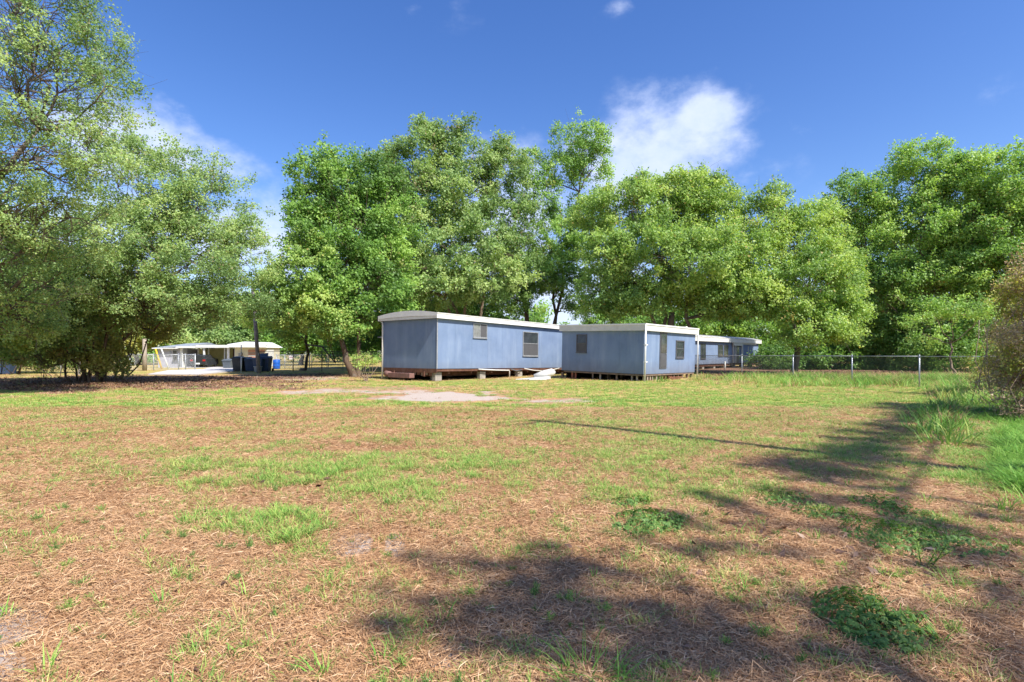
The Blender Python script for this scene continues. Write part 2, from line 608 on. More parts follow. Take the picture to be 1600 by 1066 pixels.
def fbm(x, y, s, o=4):
    r, a, t = 0, 1, 0
    for k in range(o):
        r = r + a * vnoise(x * s + 17.3 * k, y * s + 5.1 * k)
        t += a
        a *= 0.55
        s *= 2.1
    return r / t


# patches of the yard as read in the photo: (px, py, half width, half height, amount); turned into ground positions by cover()
GREEN = [(1200, 610, 400, 16, .62), (700, 640, 500, 26, .34), (1540, 640, 60, 40, .8), (1250, 645, 340, 38, .8), (1130, 690, 320, 46, .62), (560, 735, 260, 28, .85), (760, 740, 90, 16, .3), (380, 745, 120, 24, .7),
         (610, 772, 130, 22, .75), (430, 830, 80, 30, .95), (330, 812, 44, 22, .85), (500, 655, 160, 18, .35), (90, 632, 130, 10, .8), (30, 660, 80, 10, .3),
         (400, 618, 160, 8, .4), (760, 645, 160, 12, .4), (680, 690, 90, 18, .45), (1000, 705, 160, 20, .5), (1050, 765, 120, 24, .62), (930, 745, 60, 14, .5),
         (880, 600, 330, 5, .9), (1560, 700, 70, 90, .9), (1480, 640, 70, 30, .7), (1530, 610, 90, 16, .9), (1010, 812, 60, 26, .6), (930, 1040, 60, 30, .3),
         (1250, 600, 260, 5, .9), (100, 760, 60, 12, .35), (240, 755, 60, 14, .4), (1160, 740, 60, 16, .35), (1200, 780, 40, 10, .5), (1290, 800, 30, 10, .4),
         (1440, 835, 90, 22, .55), (1360, 965, 50, 24, .3), (1400, 690, 50, 16, .5), (1440, 740, 70, 20, .5), (480, 590, 120, 4, .7), (270, 900, 50, 16, .35), (400, 950, 40, 14, .2), (640, 780, 60, 30, .4)]
SAND = [(700, 955, 20, 8, .5), (690, 905, 18, 8, .5), (455, 905, 14, 6, .35), (350, 690, 40, 5, .35), (240, 860, 20, 7, .4), (600, 700, 50, 6, .3), (1010, 1000, 20, 10, .3), (700, 620, 80, 7, .95), (560, 612, 120, 4, .6), (880, 627, 100, 4, .6), (620, 606, 60, 3, .4), (546, 845, 32, 20, .95), (618, 852, 14, 26, .95), (704, 1022, 30, 32, .95), (728, 975, 14, 9, .5), (640, 1058, 50, 16, .5),
        (20, 975, 50, 30, 1.0), (12, 1045, 46, 26, 1.0), (130, 875, 34, 10, .45), (925, 935, 18, 12, .8), (1515, 664, 24, 6, .9), (1545, 920, 60, 24, .45), (1510, 865, 50, 14, .3),
        (450, 590, 100, 4, .6), (1290, 960, 20, 12, .3), (820, 905, 30, 14, .3), (300, 605, 30, 4, .5), (650, 900, 30, 10, .25), (1440, 850, 40, 20, .2)]
LITTER_SHADE = [(1300, 579, 260, 6, .75), (1180, 584, 70, 6, .8), (180, 600, 230, 8, .95), (60, 606, 120, 6, .9), (480, 588, 90, 4, .5), (1200, 578, 120, 10, .6), (1150, 590, 60, 5, .5), (330, 592, 120, 4, .7), (1500, 790, 110, 18, .3), (1560, 860, 70, 50, .35)]  # brown litter, with tree shade painted in under trees and behind fence


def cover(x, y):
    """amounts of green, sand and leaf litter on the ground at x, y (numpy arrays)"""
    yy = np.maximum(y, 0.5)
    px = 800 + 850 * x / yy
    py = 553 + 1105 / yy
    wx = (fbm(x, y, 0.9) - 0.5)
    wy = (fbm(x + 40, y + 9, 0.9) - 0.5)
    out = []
    for lst in (GREEN, SAND, LITTER_SHADE):
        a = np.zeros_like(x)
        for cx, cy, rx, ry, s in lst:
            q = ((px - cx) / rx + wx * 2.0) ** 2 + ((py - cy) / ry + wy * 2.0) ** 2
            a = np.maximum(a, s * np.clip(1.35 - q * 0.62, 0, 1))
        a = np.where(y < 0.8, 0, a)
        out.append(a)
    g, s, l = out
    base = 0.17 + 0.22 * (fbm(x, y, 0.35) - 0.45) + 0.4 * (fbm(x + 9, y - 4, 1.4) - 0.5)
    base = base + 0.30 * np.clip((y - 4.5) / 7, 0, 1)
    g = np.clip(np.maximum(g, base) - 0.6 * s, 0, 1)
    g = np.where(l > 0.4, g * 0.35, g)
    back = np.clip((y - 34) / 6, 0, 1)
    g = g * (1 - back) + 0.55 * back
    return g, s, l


def ground_z(x, y):
    r = np.sqrt(x * x + y * y)
    z = 0.05 * (fbm(x, y, 0.25) - 0.5) + 0.03 * (fbm(x, y, 1.1) - 0.5)
    return z * np.clip(r / 2, 0, 1) * np.clip(60 / np.maximum(r, 1), 0, 1)


def build_ground():
    radii = np.concatenate([[0.0], 0.35 * (1800 / 0.35) ** (np.arange(360) / 359)])
    ang = np.concatenate([np.linspace(-52, 52, 330), np.linspace(52, 308, 70)[1:-1]])
    an = np.radians(ang)
    rr, aa = np.meshgrid(radii[1:], an, indexing='ij')
    X, Y = rr * np.sin(aa), rr * np.cos(aa)
    x = np.concatenate([[0], X.ravel()])
    y = np.concatenate([[0], Y.ravel()])
    z = ground_z(x, y)
    n = len(an)
    faces = []
    nr = len(radii) - 1
    i0 = 1 + (np.arange(nr - 1)[:, None] * n + np.arange(n)[None, :])
    nx = np.roll(i0, -1, axis=1)
    F = np.stack([i0, i0 + n, nx + n, nx], axis=-1).reshape(-1, 4)
    faces = F.tolist() + [(0, 1 + k, 1 + (k + 1) % n) for k in range(n)]
    me = bpy.data.meshes.new('ground')
    me.from_pydata(np.stack([x, y, z], 1).tolist(), [], faces)
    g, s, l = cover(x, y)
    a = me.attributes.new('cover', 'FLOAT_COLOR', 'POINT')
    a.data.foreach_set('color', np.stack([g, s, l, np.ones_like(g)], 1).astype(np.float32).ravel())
    me.polygons.foreach_set('use_smooth', [True] * len(me.polygons))
    me.materials.append(M['ground'])
    me.update()
    # faces point up
    o = bpy.data.objects.new('ground', me)
    COL.objects.link(o)
    if me.polygons[0].normal.z < 0:
        me.flip_normals()
    tag(o, kind='structure')
    return o


build_ground()


def gz(x, y):
    return float(ground_z(np.array([float(x)]), np.array([float(y)]))[0])


# ------------------------------------------------------------------ the L-shaped blue mobile home
def window(parent, name, x0, x1, z0, z1, y, face=-1, mullion=None, frame='frame_alu', glass='glass', slats=True, axis='x', screen=False, jamb=0.045):
    """window proud of a wall lying in the plane y (axis x) or x (axis y), facing face"""
    def bx(mb, a0, a1, c0, c1, d0, d1):
        lo, hi = sorted((y + face * d0, y + face * d1))
        if axis == 'x':
            mb.box(a0, a1, lo, hi, c0, c1)
        else:
            mb.box(lo, hi, a0, a1, c0, c1)
    j = jamb
    fr = MB()
    bx(fr, x0, x0 + j, z0, z1, -0.02, 0.04)
    bx(fr, x1 - j, x1, z0, z1, -0.02, 0.04)
    bx(fr, x0 + j, x1 - j, z0, z0 + j, -0.02, 0.04)
    bx(fr, x0 + j, x1 - j, z1 - j, z1, -0.02, 0.04)
    w = fr.build('window', M[frame], parent)
    sill = MB()
    bx(sill, x0 - 0.02, x1 + 0.02, z0 - 0.035, z0 - 0.003, -0.02, 0.06)
    sill.build('sill', M[frame], w)
    if mullion == 'v':
        xm = (x0 + x1) / 2
        for k, (a, b) in enumerate(((x0 + j, xm - 0.015), (xm + 0.015, x1 - j))):
            p = MB()
            bx(p, a, b, z0 + j, z1 - j, 0.004, 0.012 + 0.008 * k)
            p.build('pane', M[glass if k == 0 else 'screen'] if screen else M[glass], w)
        m = MB()
        bx(m, xm - 0.015, xm + 0.015, z0 + j, z1 - j, 0.004, 0.034)
        m.build('mullion', M[frame], w)
    elif mullion == 'h':
        zm = z0 + (z1 - z0) * 0.52
        for k, (a, b) in enumerate(((z0 + j, zm - 0.018), (zm + 0.018, z1 - j))):
            p = MB()
            bx(p, x0 + j, x1 - j, a, b, 0.004, 0.02 - 0.008 * k)
            p.build('pane', M['screen'] if (screen and k == 0) else M[glass], w)
        m = MB()
        bx(m, x0 + j, x1 - j, zm - 0.018, zm + 0.018, 0.004, 0.034)
        m.build('mullion', M[frame], w)
    else:
        p = MB()
        bx(p, x0 + j, x1 - j, z0 + j, z1 - j, 0.004, 0.016)
        p.build('pane', M[glass], w)
    return w


def wall_panels(parent, L, z0, z1, y0, y1, pitch=1.22, axis='x', start=0.0, mat='wall'):
    a = start
    first = None
    while a < L - 0.05:
        b = min(L, a + pitch)
        mb = MB()
        if axis == 'x':
            mb.box(a + 0.002, b - 0.002, y0, y1, z0, z1)
        else:
            mb.box(y0, y1, a + 0.002, b - 0.002, z0, z1)
        mb.build('wall_panel', M[mat], parent)
        a = b


def arched_roof(parent, L, W, zt, rise, ov, fascia, seam_pitch=1.22):
    """low arched metal roof of sheets across the trailer, with fascias"""
    n = 10
    prof = [(-ov + (W + 2 * ov) * k / n, zt + rise * (1 - (2 * k / n - 1) ** 2)) for k in range(n + 1)]
    x = -ov
    while x < L + ov - 0.05:
        x2 = min(L + ov, x + seam_pitch)
        mb = MB()
        for (ya, za), (yb, zb) in zip(prof, prof[1:]):
            mb.quad((x, ya, za), (x2, ya, za), (x2, yb, zb), (x, yb, zb))
            mb.quad((x2 - 0.03, ya, za), (x2 - 0.03, ya, za + 0.025), (x2 - 0.03, yb, zb + 0.025), (x2 - 0.03, yb, zb))
            mb.quad((x2 - 0.03, ya, za + 0.025), (x2, ya, za + 0.025), (x2, yb, zb + 0.025), (x2 - 0.03, yb, zb + 0.025))
        mb.build('roof_sheet', M['white_dirty'], parent)
        x = x2
    # long fascias
    for y, s in ((-ov, -1), (W + ov, 1)):
        lo, hi = sorted((y, y + s * 0.03))
        box('fascia', M['white'], parent, -ov - 0.03, L + ov + 0.03, lo, hi, zt - fascia, zt + 0.012)
        lo, hi = sorted((y + s * 0.03, y + s * 0.05))
        box('gutter_lip', M['white_dirty'], parent, -ov - 0.03, L + ov + 0.03, lo, hi, zt - 0.03, zt + 0.02)
        lo, hi = sorted((0 if s < 0 else W, y))
        box('soffit', M['white_dirty'], parent, -ov, L + ov, lo + 0.002, hi - 0.002, zt - fascia + 0.01, zt - fascia + 0.03)
    # end fascias follow the arch, in two bands
    for xe, s in ((-ov, -1), (L + ov, 1)):
        for band, (a, b, pr) in enumerate(((-fascia * 0.62, 0.02, 0.0), (-fascia * 1.0, -fascia * 0.66, -0.02))):
            mb = MB()
            for (ya, za), (yb, zb) in zip(prof, prof[1:]):
                ka, kb = ((0.35, 0.0) if band else (1.0, 0.35))[::-1]
                zl = lambda z: zt + (z - zt) * ka
                zh = lambda z: zt + (z - zt) * kb
                x0, x1 = sorted((xe + s * pr, xe + s * (pr + 0.03)))
                mb.hexa([(x0, ya, zl(za) + a), (x1, ya, zl(za) + a), (x1, yb, zl(zb) + a), (x0, yb, zl(zb) + a),
                         (x0, ya, zh(za) + b), (x1, ya, zh(za) + b), (x1, yb, zh(zb) + b), (x0, yb, zh(zb) + b)])
            mb.build('end_fascia', M['white'], parent)


def build_home():
    A = P(682, 577, 25.5)
    rz = math.atan2(0.787, 0.617)
    t = thing('mobile_home', 'long blue-grey mobile home with arched white roof, raised on blocks behind the bare sand strip', 'mobile home',
              (A.x, A.y, 0), rot=(0, R(0.85), rz))
    L, W, z0, z1 = 15.0, 3.9, 0.60, 2.98
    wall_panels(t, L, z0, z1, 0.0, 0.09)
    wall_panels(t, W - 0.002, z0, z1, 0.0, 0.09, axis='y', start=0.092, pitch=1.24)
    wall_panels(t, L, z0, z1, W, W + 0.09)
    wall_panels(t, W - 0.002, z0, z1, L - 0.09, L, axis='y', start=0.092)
    box('corner_trim', M['frame_alu'], t, -0.012, 0.05, -0.012, -0.002, z0, z1)
    arched_roof(t, L, W + 0.09, 3.21, 0.17, 0.14, 0.24)
    box('shade_backing', M['dark'], t, 0.3, L, W - 0.02, W, -0.1, z0 - 0.01)  # added dark sheet at the back, keeps the space under the floor dark
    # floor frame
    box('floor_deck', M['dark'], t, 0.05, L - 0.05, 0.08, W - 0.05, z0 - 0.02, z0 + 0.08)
    for y in (0.03, W - 0.1):
        box('rim_joist', M['rust'], t, 0.03, L - 0.03, y, y + 0.05, z0 - 0.13, z0 - 0.022)
    box('end_joist', M['rust'], t, 0.0, 0.028, 0.0, W, z0 - 0.20, z0 - 0.003)
    for y in (0.8, W - 0.9):
        box('chassis_beam', M['rust'], t, -0.05, L - 0.3, y, y + 0.1, z0 - 0.38, z0 - 0.14)
    for k in range(9):
        x = 0.9 + k * 1.6
        box('cross_member', M['rust'], t, x, x + 0.06, 0.1, W - 0.2, z0 - 0.24, z0 - 0.135)
    # block piers
    for x, y, w in ((0.10, 0.18, 0.42), (0.6, 0.85, 0.4), (3.2, 0.10, 0.42), (3.6, 2.9, 0.4), (6.4, 0.10, 0.42), (6.6, 2.9, 0.4), (9.6, 0.1, 0.42), (9.6, 2.9, 0.4), (12.4, 0.3, 0.42), (12.4, 2.9, 0.4), (0.7, 2.9, 0.4)):
        pier = box('block_pier', M['concrete'], t, x, x + w, y, y + w * 0.55, -0.25, 0.02, bevel=0.01)
        for c in range(2):
            zz = 0.025 + c * 0.205
            o = (0.012 if c % 2 else -0.008)
            box('block', M['concrete'], pier, x + o, x + w + o, y + o, y + w * 0.55 + o, zz, min(zz + 0.20, z0 - 0.135), bevel=0.008)
    # tank-like red step frame under the end wall
    box('hitch_box', M['redoxide'], t, -0.30, 0.02, 1.55, 3.15, 0.12, 0.36, bevel=0.015)
    tube('hitch_coupler', M['redoxide'], t, [(-0.14, 3.15, 0.28), (-0.14, 3.5, 0.30), (-0.14, 3.62, 0.22)], [0.13, 0.16, 0.04], 8)
    box('axle_block', M['dark'], t, 0.3, 0.7, 2.4, 3.6, -0.05, 0.3)
    # skirting remnants on the end
    for k in range(12):
        rr = random.Random(k)
        y = 0.35 + k * 0.28
        MB().box(0.03, 0.045, y, y + 0.20, z0 - 0.30 - rr.random() * 0.06, z0 - 0.2).build('skirting_scrap', M['wood'] if k % 3 else M['rust'], t)
    # downspout on the far end corner
    tube('downspout', M['white_dirty'], t, [(-0.07, W + 0.14, 2.98), (-0.05, W + 0.02, 2.86), (-0.05, W + 0.02, 0.02)], 0.045, 8)
    tube('bracket', M['galv'], t, [(-0.05, W + 0.02, 2.15), (-0.05, W + 0.42, 2.16)], 0.022, 6)
    # windows on the long wall: solved from their pixels
    window(t, 'window', 2.5, 3.57, 2.16, 2.90, 0.0, mullion='v', glass='glass_pale', screen=True, frame='frame_alu')
    window(t, 'window', 6.68, 8.17, 1.28, 2.67, 0.0, mullion='h', glass='glass', screen=True, frame='frame_alu')
    # conduit and hoses slung beneath the long wall
    tube('pvc_pipe', M['pvc'], t, [(2.9, -0.05, 0.56), (4.2, -0.09, 0.50), (5.3, -0.12, 0.48), (5.35, -0.12, 0.44), (5.36, -0.12, 0.0)], 0.035, 6)
    tube('hose', M['white_dirty'], t, [(6.8, -0.05, 0.57), (7.6, -0.1, 0.46), (8.6, -0.14, 0.40), (9.6, -0.1, 0.47), (10.4, -0.05, 0.57)], 0.03, 6)
    tube('hose', M['bin_grey'], t, [(5.6, -0.02, 0.55), (6.0, -0.08, 0.44), (6.6, -0.04, 0.5)], 0.025, 6)
    return t


build_home()


def build_addition():
    C = P(1005, 585, 25.5)
    rz = math.atan2(0.74, 0.672)
    t = thing('room_addition', 'flat-roofed blue room addition on many short timber posts, angled beside the long mobile home', 'house addition',
              (C.x, C.y, 0), rot=(R(1.2), R(0.4), rz))
    # local x runs to the right and away, local y to the left and away
    L, W, z0, z1 = 5.66, 4.7, 0.34, 2.39
    box('shade_backing', M['dark'], t, 0.3, L, W - 0.02, W, -0.2, z0 - 0.01)  # added dark sheets behind the posts, stand in for shade under the floor
    box('shade_backing', M['dark'], t, L - 0.3, L - 0.28, 0.6, W - 0.03, -0.2, z0 - 0.03)
    wall_panels(t, L, z0, z1, 0.0, 0.09, pitch=1.22)
    wall_panels(t, W - 0.002, z0, z1, 0.0, 0.09, axis='y', start=0.092, pitch=1.22)
    wall_panels(t, L, z0, z1, W, W + 0.09)
    wall_panels(t, W - 0.002, z0, z1, L - 0.09, L, axis='y', start=0.092)
    zt = 2.68
    box('roof', M['white_dirty'], t, -0.1, L + 0.1, -0.1, W + 0.2, zt - 0.04, zt + 0.01)
    for nm, a in (('fascia', (-0.13, -0.1, -0.13, W + 0.2, z1 - 0.003, zt + 0.02)), ('fascia', (-0.1, L + 0.13, -0.13, -0.1, z1 - 0.003, zt + 0.02)),
                  ('fascia', (L + 0.1, L + 0.13, -0.1, W + 0.2, z1, zt + 0.02))):
        box(nm, M['white_dirty'], t, *a)
    box('fascia_cap', M['white'], t, -0.155, -0.132, -0.155, W + 0.2, zt - 0.02, zt + 0.045)
    box('fascia_cap', M['white'], t, -0.13, L + 0.155, -0.155, -0.132, zt - 0.02, zt + 0.045)
    box('soffit', M['white_dirty'], t, -0.1, -0.002, -0.1, W, z1 + 0.003, z1 + 0.02)
    box('soffit', M['white_dirty'], t, 0.0, L, -0.1, -0.002, z1 + 0.003, z1 + 0.02)
    box('floor_deck', M['dark'], t, 0.05, L - 0.05, 0.08, W - 0.05, z0 - 0.02, z0 + 0.06)
    box('rim_joist', M['wood'], t, 0.03, L - 0.05, 0.02, 0.06, z0 - 0.09, z0 - 0.022)
    box('rim_joist', M['wood'], t, 0.02, 0.06, 0.07, W - 0.05, z0 - 0.09, z0 - 0.022)
    # corner pipes
    tube('downspout', M['pvc'], t, [(-0.16, -0.16, zt), (-0.16, -0.16, -0.1)], 0.045, 8)
    for z in (0.9, 1.7):
        box('strap', M['white'], t, -0.21, -0.02, -0.215, -0.105, z, z + 0.05)
    tube('downspout', M['pvc'], t, [(L + 0.05, -0.13, zt), (L + 0.05, -0.13, -0.1)], 0.038, 8)
    # posts
    rr = random.Random(4)
    for k, y in enumerate((0.35, 0.62, 1.45, 2.4, 2.85, 3.9, 4.1, 4.75)):
        m = M['wood_red'] if k in (5, 6) else M['wood_pale'] if k in (0, 1, 3) else M['wood']
        w = 0.06 + 0.05 * rr.random()
        box('post', m, t, 0.07, 0.07 + w, y, y + w, -0.25, z0 - 0.1)
    x = 0.25
    k = 0
    while x < L - 0.1:
        m = M['wood_red'] if 6 <= k <= 9 else M['wood_pale'] if k < 5 else M['wood']
        w = 0.07 + 0.05 * rr.random()
        box('post', m, t, x, x + w, 0.07, 0.07 + w, -0.25, z0 - 0.1)
        x += 0.22 + 0.18 * rr.random() + (0.25 if k > 9 else 0)
        k += 1
    for k in range(8):
        box('post', M['wood'], t, 0.8 + k * 0.65, 0.9 + k * 0.65, 2.4 + 0.3 * (k % 2), 2.5 + 0.3 * (k % 2), -0.25, z0 - 0.03)
    box('brace', M['wood_red'], t, 2.2, 3.6, -0.25, -0.19, 0.12, 0.17)
    box('brace', M['wood_red'], t, 2.3, 3.2, -0.35, -0.28, 0.05, 0.09)
    # window in the shaded wall (plane x = 0)
    window(t, 'window', 3.21, 3.85, 1.30, 2.22, 0.0, mullion='h', frame='frame_dark', glass='glass', axis='y', screen=True)
    # door and window in the sunlit wall
    d = MB().box(1.55, 2.28, -0.03, -0.002, z0 + 0.24, z1 - 0.01).build('door', M['frame_dark'], t)
    MB().box(1.63, 2.2, -0.045, -0.032, z0 + 0.32, 1.28).build('door_panel', M['screen'], d)
    MB().box(1.63, 2.2, -0.045, -0.032, 1.36, z1 - 0.1).build('pane', M['glass'], d)
    MB().box(2.14, 2.18, -0.08, -0.047, 1.3, 1.34).build('handle', M['galv'], d)
    window(t, 'window', 3.3, 4.25, 1.12, 2.02, 0.0, mullion='h', frame='frame_dark', glass='glass', screen=False, jamb=0.06)
    return t


build_addition()

# white debris sheet and folded tarp under the trailer
t = thing('debris_pile', 'white boards and pale rolled tarp dumped in the grass under the long blue wall', 'debris', (1.15, 27.2, 0), R(15))
MB().hexa([(-1.0, 0, 0.02), (0.7, -0.15, 0.02), (0.8, 0.2, 0.02), (-0.8, 0.3, 0.02), (-1.0, 0, 0.05), (0.7, -0.15, 0.10), (0.8, 0.2, 0.16), (-0.8, 0.3, 0.05)]).build('board', M['pvc'], t)
MB().hexa([(-0.2, 0.3, 0.02), (0.9, 0.2, 0.02), (0.9, 0.5, 0.02), (-0.2, 0.5, 0.02), (-0.2, 0.3, 0.05), (0.9, 0.2, 0.14), (0.9, 0.5, 0.2), (-0.2, 0.5, 0.06)]).build('board', M['white_dirty'], t)
tube('rolled_tarp', M['white_dirty'], t, [(0.1, 0.5, 0.16), (0.6, 0.42, 0.26), (1.05, 0.38, 0.36), (1.2, 0.36, 0.36)], [0.10, 0.2, 0.2, 0.06], 9)
MB().box(-0.4, 0.5, -0.35, -0.1, 0.01, 0.04).build('board', M['pvc'], t)


# ------------------------------------------------------------------ far blue mobile home behind the oak
def build_far_home():
    p1 = P(1078, 560, 44)
    p2 = P(1185, 560, 57)
    v = (p2 - p1)
    L = math.hypot(v.x, v.y)
    t = thing('mobile_home', 'weathered blue mobile home with white porch posts, half hidden under the spreading oak', 'mobile home', (p1.x, p1.y, 0.12), math.atan2(v.y, v.x))
    W, z0, z1 = 3.8, 0.3, 2.25
    wall_panels(t, L, z0, z1, 0, 0.09)
    wall_panels(t, W, z0, z1, 0.0, 0.09, axis='y', start=0.092)
    wall_panels(t, W, z0, z1, L - 0.09, L, axis='y', start=0.092)
    wall_panels(t, L, z0, z1, W, W + 0.09)
    arched_roof(t, L, W + 0.09, z1 + 0.35, 0.3, 0.22, 0.36)
    box('chimney_vent', M['white'], t, 1.5, 2.2, 1.0, 1.5, z1 + 0.3, z1 + 1.25)
    box('floor_frame', M['rust'], t, 0.1, L - 0.1, 0.1, W, z0 - 0.2, z0 - 0.01)
    for k in range(7):
        box('block_pier', M['concrete'], t, 0.4 + k * 2.5, 0.8 + k * 2.5, 0.15, 0.5, -0.3, z0 - 0.2)
    # screened porch section with white posts
    for x in (9.6, 10.2, 11.9):
        box('porch_post', M['pvc'], t, x, x + 0.16, -0.12, -0.003, z0, z1)
    box('porch_beam', M['pvc'], t, 9.6, 16.2, -0.13, -0.125, z1 - 0.16, z1)
    box('porch_beam', M['pvc'], t, 9.4, 12.06, -0.2, -0.14, z1 - 0.3, z1 + 0.02)
    d = MB().box(10.6, 11.5, -0.04, -0.002, z0 + 0.05, z1 - 0.25).build('door', M['frame_dark'], t)
    MB().box(10.75, 11.35, -0.06, -0.042, 1.2, z1 - 0.35).build('pane', M['glass_pale'], d)
    window(t, 'window', 6.0, 7.2, 0.95, 2.0, 0.0, mullion='h', frame='frame_dark')
    window(t, 'window', 7.4, 8.5, 0.95, 2.0, 0.0, mullion='h', frame='frame_dark')
    window(t, 'window', 2.1, 3.2, 0.75, 2.05, 0.0, mullion='v', frame='frame_dark')
    box('corner_trim', M['pvc'], t, 12.4, 12.55, -0.03, -0.002, z0, z1)
    box('shutter', M['pvc'], t, 14.0, 14.1, -0.03, -0.002, 0.9, 1.9)
    tube('standpipe', M['pvc'], t, [(2.8, -1.8, 0.55), (2.8, -1.8, -0.3)], 0.06, 6)
    box('step', M['concrete'], t, L + 0.3, L + 1.5, -0.5, 0.2, -0.3, 0.05)


build_far_home()


# ------------------------------------------------------------------ chain-link fences
def chain_link(name, label, pts, h, rail_r=0.018, post_r=0.027, mesh_mat='galv', post_mat='galv', pitch=0.09, posts=True, group=None, rail=True):
    base = Vector(pts[0])
    t = thing(name, label, 'fence', base, 0, group)
    loc = [Vector(p) - base for p in pts]
    for a in loc:
        if posts:
            p = tube('post', M[post_mat], t, [(a.x, a.y, -0.2), (a.x, a.y, h + 0.03)], post_r, 8)
            MB().tube([(a.x, a.y, h + 0.03), (a.x, a.y, h + 0.07)], [post_r * 1.3, post_r * 0.5], 8).build('post_cap', M[post_mat], p)
    for a, b in zip(loc, loc[1:]):
        if rail:
            tube('rail', M[post_mat], t, [(a.x, a.y, h), (b.x, b.y, h)], rail_r, 6)
        d = b - a
        n = Vector((d.y, -d.x, 0)).normalized() * 0.035
        Ls = d.length
        u = d / Ls
        mb = MB()
        s = -h
        while s < Ls:
            for sg in (1, -1):
                # diagonal wires rising either way
                s0, s1 = (s, s + h) if sg == 1 else (s + h, s)
                z0, z1 = 0.03, h
                lo, hi = 0.0, Ls
                def clip(sa, za, sb, zb):
                    if sa > sb:
                        sa, za, sb, zb = sb, zb, sa, za
                    if sb <= lo or sa >= hi:
                        return None
                    if sa < lo:
                        k = (lo - sa) / (sb - sa)
                        sa, za = lo, za + (zb - za) * k
                    if sb > hi:
                        k = (hi - sa) / (sb - sa)
                        sb, zb = hi, za + (zb - za) * k
                    return sa, za, sb, zb
                c = clip(s0, z0, s1, z1)
                if c and c[2] - c[0] > 0.01:
                    mb.tube([a + u * c[0] + n + Vector((0, 0, c[1])), a + u * c[2] + n + Vector((0, 0, c[3]))], 0.0034 if mesh_mat == 'galv_dark' else 0.0055, 3, cap=False)
            s += pitch
        m = mb.build('wire_mesh', M[mesh_mat], t)
        m['kind'] = 'stuff'
    return t


M['galv_dark'] = simple('dull_galvanised_wire', (0.16, 0.17, 0.17), 0.6, 0.4, var=0.2)
M['post_brown'] = simple('rusty_fence_post', (0.12, 0.09, 0.07), 0.8, 0.1, var=0.3)
chain_link('chain_link_fence', 'long galvanised chain-link fence receding past the far blue home to the brown thicket',
           [(17.9, 16.4, 0), (17.0, 18.9, 0), (16.1, 21.5, 0), (15.0, 24.0, 0), (13.9, 26.9, 0), (13.1, 31.0, 0), (12.2, 35.6, 0), (11.4, 40.2, 0)], 1.2, mesh_mat='galv_dark')
chain_link('chain_link_fence', 'taller dark chain-link fence between the leaning tree and the rubbish bins',
           [P(400, 580, 40).xy.to_3d(), P(458, 580, 40).xy.to_3d(), P(503, 580, 40).xy.to_3d(), P(560, 580, 40).xy.to_3d(), P(625, 580, 40).xy.to_3d()], 1.48, 0.02, 0.035, 'galv_dark', 'post_brown')
chain_link('chain_link_fence', 'bright silver chain-link fence carrying the small white sign beside the cream building',
           [P(432, 580, 47).xy.to_3d(), P(445, 580, 47).xy.to_3d(), P(484, 580, 47).xy.to_3d()], 1.2, 0.028, 0.04)
chain_link('chain_link_fence', 'silver chain-link fence in front of the white house and its carport',
           [P(203, 580, 43).xy.to_3d(), P(240, 580, 43).xy.to_3d(), P(279, 580, 43).xy.to_3d(), P(290, 580, 43).xy.to_3d(), P(305, 580, 43).xy.to_3d()], 1.25, 0.024, 0.04)
chain_link('chain_link_fence', 'low chain-link fence behind the blue bin and the left shrubs',
           [P(-40, 580, 36).xy.to_3d(), P(30, 580, 36).xy.to_3d(), P(95, 580, 36).xy.to_3d(), P(160, 580, 38).xy.to_3d(), P(203, 580, 40).xy.to_3d()], 1.15, 0.02, 0.03, 'galv_dark')


def gate(px0, px1, d, label, sag=0.0):
    a, b = P(px0, 580, d), P(px1, 580, d)
    t = thing('gate', label, 'gate', (a.x, a.y, 0))
    w = b.x - a.x
    for x in (0.0, w):
        tube('stile', M['galv'], t, [(x, 0, 0.06), (x, 0, 1.2 - sag)], 0.03, 8)
    for z in (0.08, 0.66, 1.19 - sag):
        tube('bar', M['galv'], t, [(0, 0, z), (w, 0, z)], 0.026, 6)
    mb = MB()
    k = -1.1
    while k < w:
        for s in (1, -1):
            x0, x1 = (k, k + 1.1) if s > 0 else (k + 1.1, k)
            z0, z1 = 0.08, 1.18
            if x0 > x1:
                x0, x1, z0, z1 = x1, x0, z1, z0
            if x1 <= 0 or x0 >= w:
                continue
            if x0 < 0:
                z0 += (z1 - z0) * (-x0) / (x1 - x0)
                x0 = 0
            if x1 > w:
                z1 = z0 + (z1 - z0) * (w - x0) / (x1 - x0)
                x1 = w
            mb.tube([(x0, 0.02, z0), (x1, 0.02, z1)], 0.0048, 3, cap=False)
        k += 0.1
    o = mb.build('wire_mesh', M['galv_dark'], t)
    o['kind'] = 'stuff'
    box('latch', M['galv'], t, w - 0.05, w + 0.04, -0.05, -0.01, 0.62, 0.72)


gate(487, 511, 47, 'narrow galvanised gate nearer the small white sign, of the pair of gates')
gate(513, 536, 47, 'narrow galvanised gate nearer the leaning tree trunk, of the pair of gates')

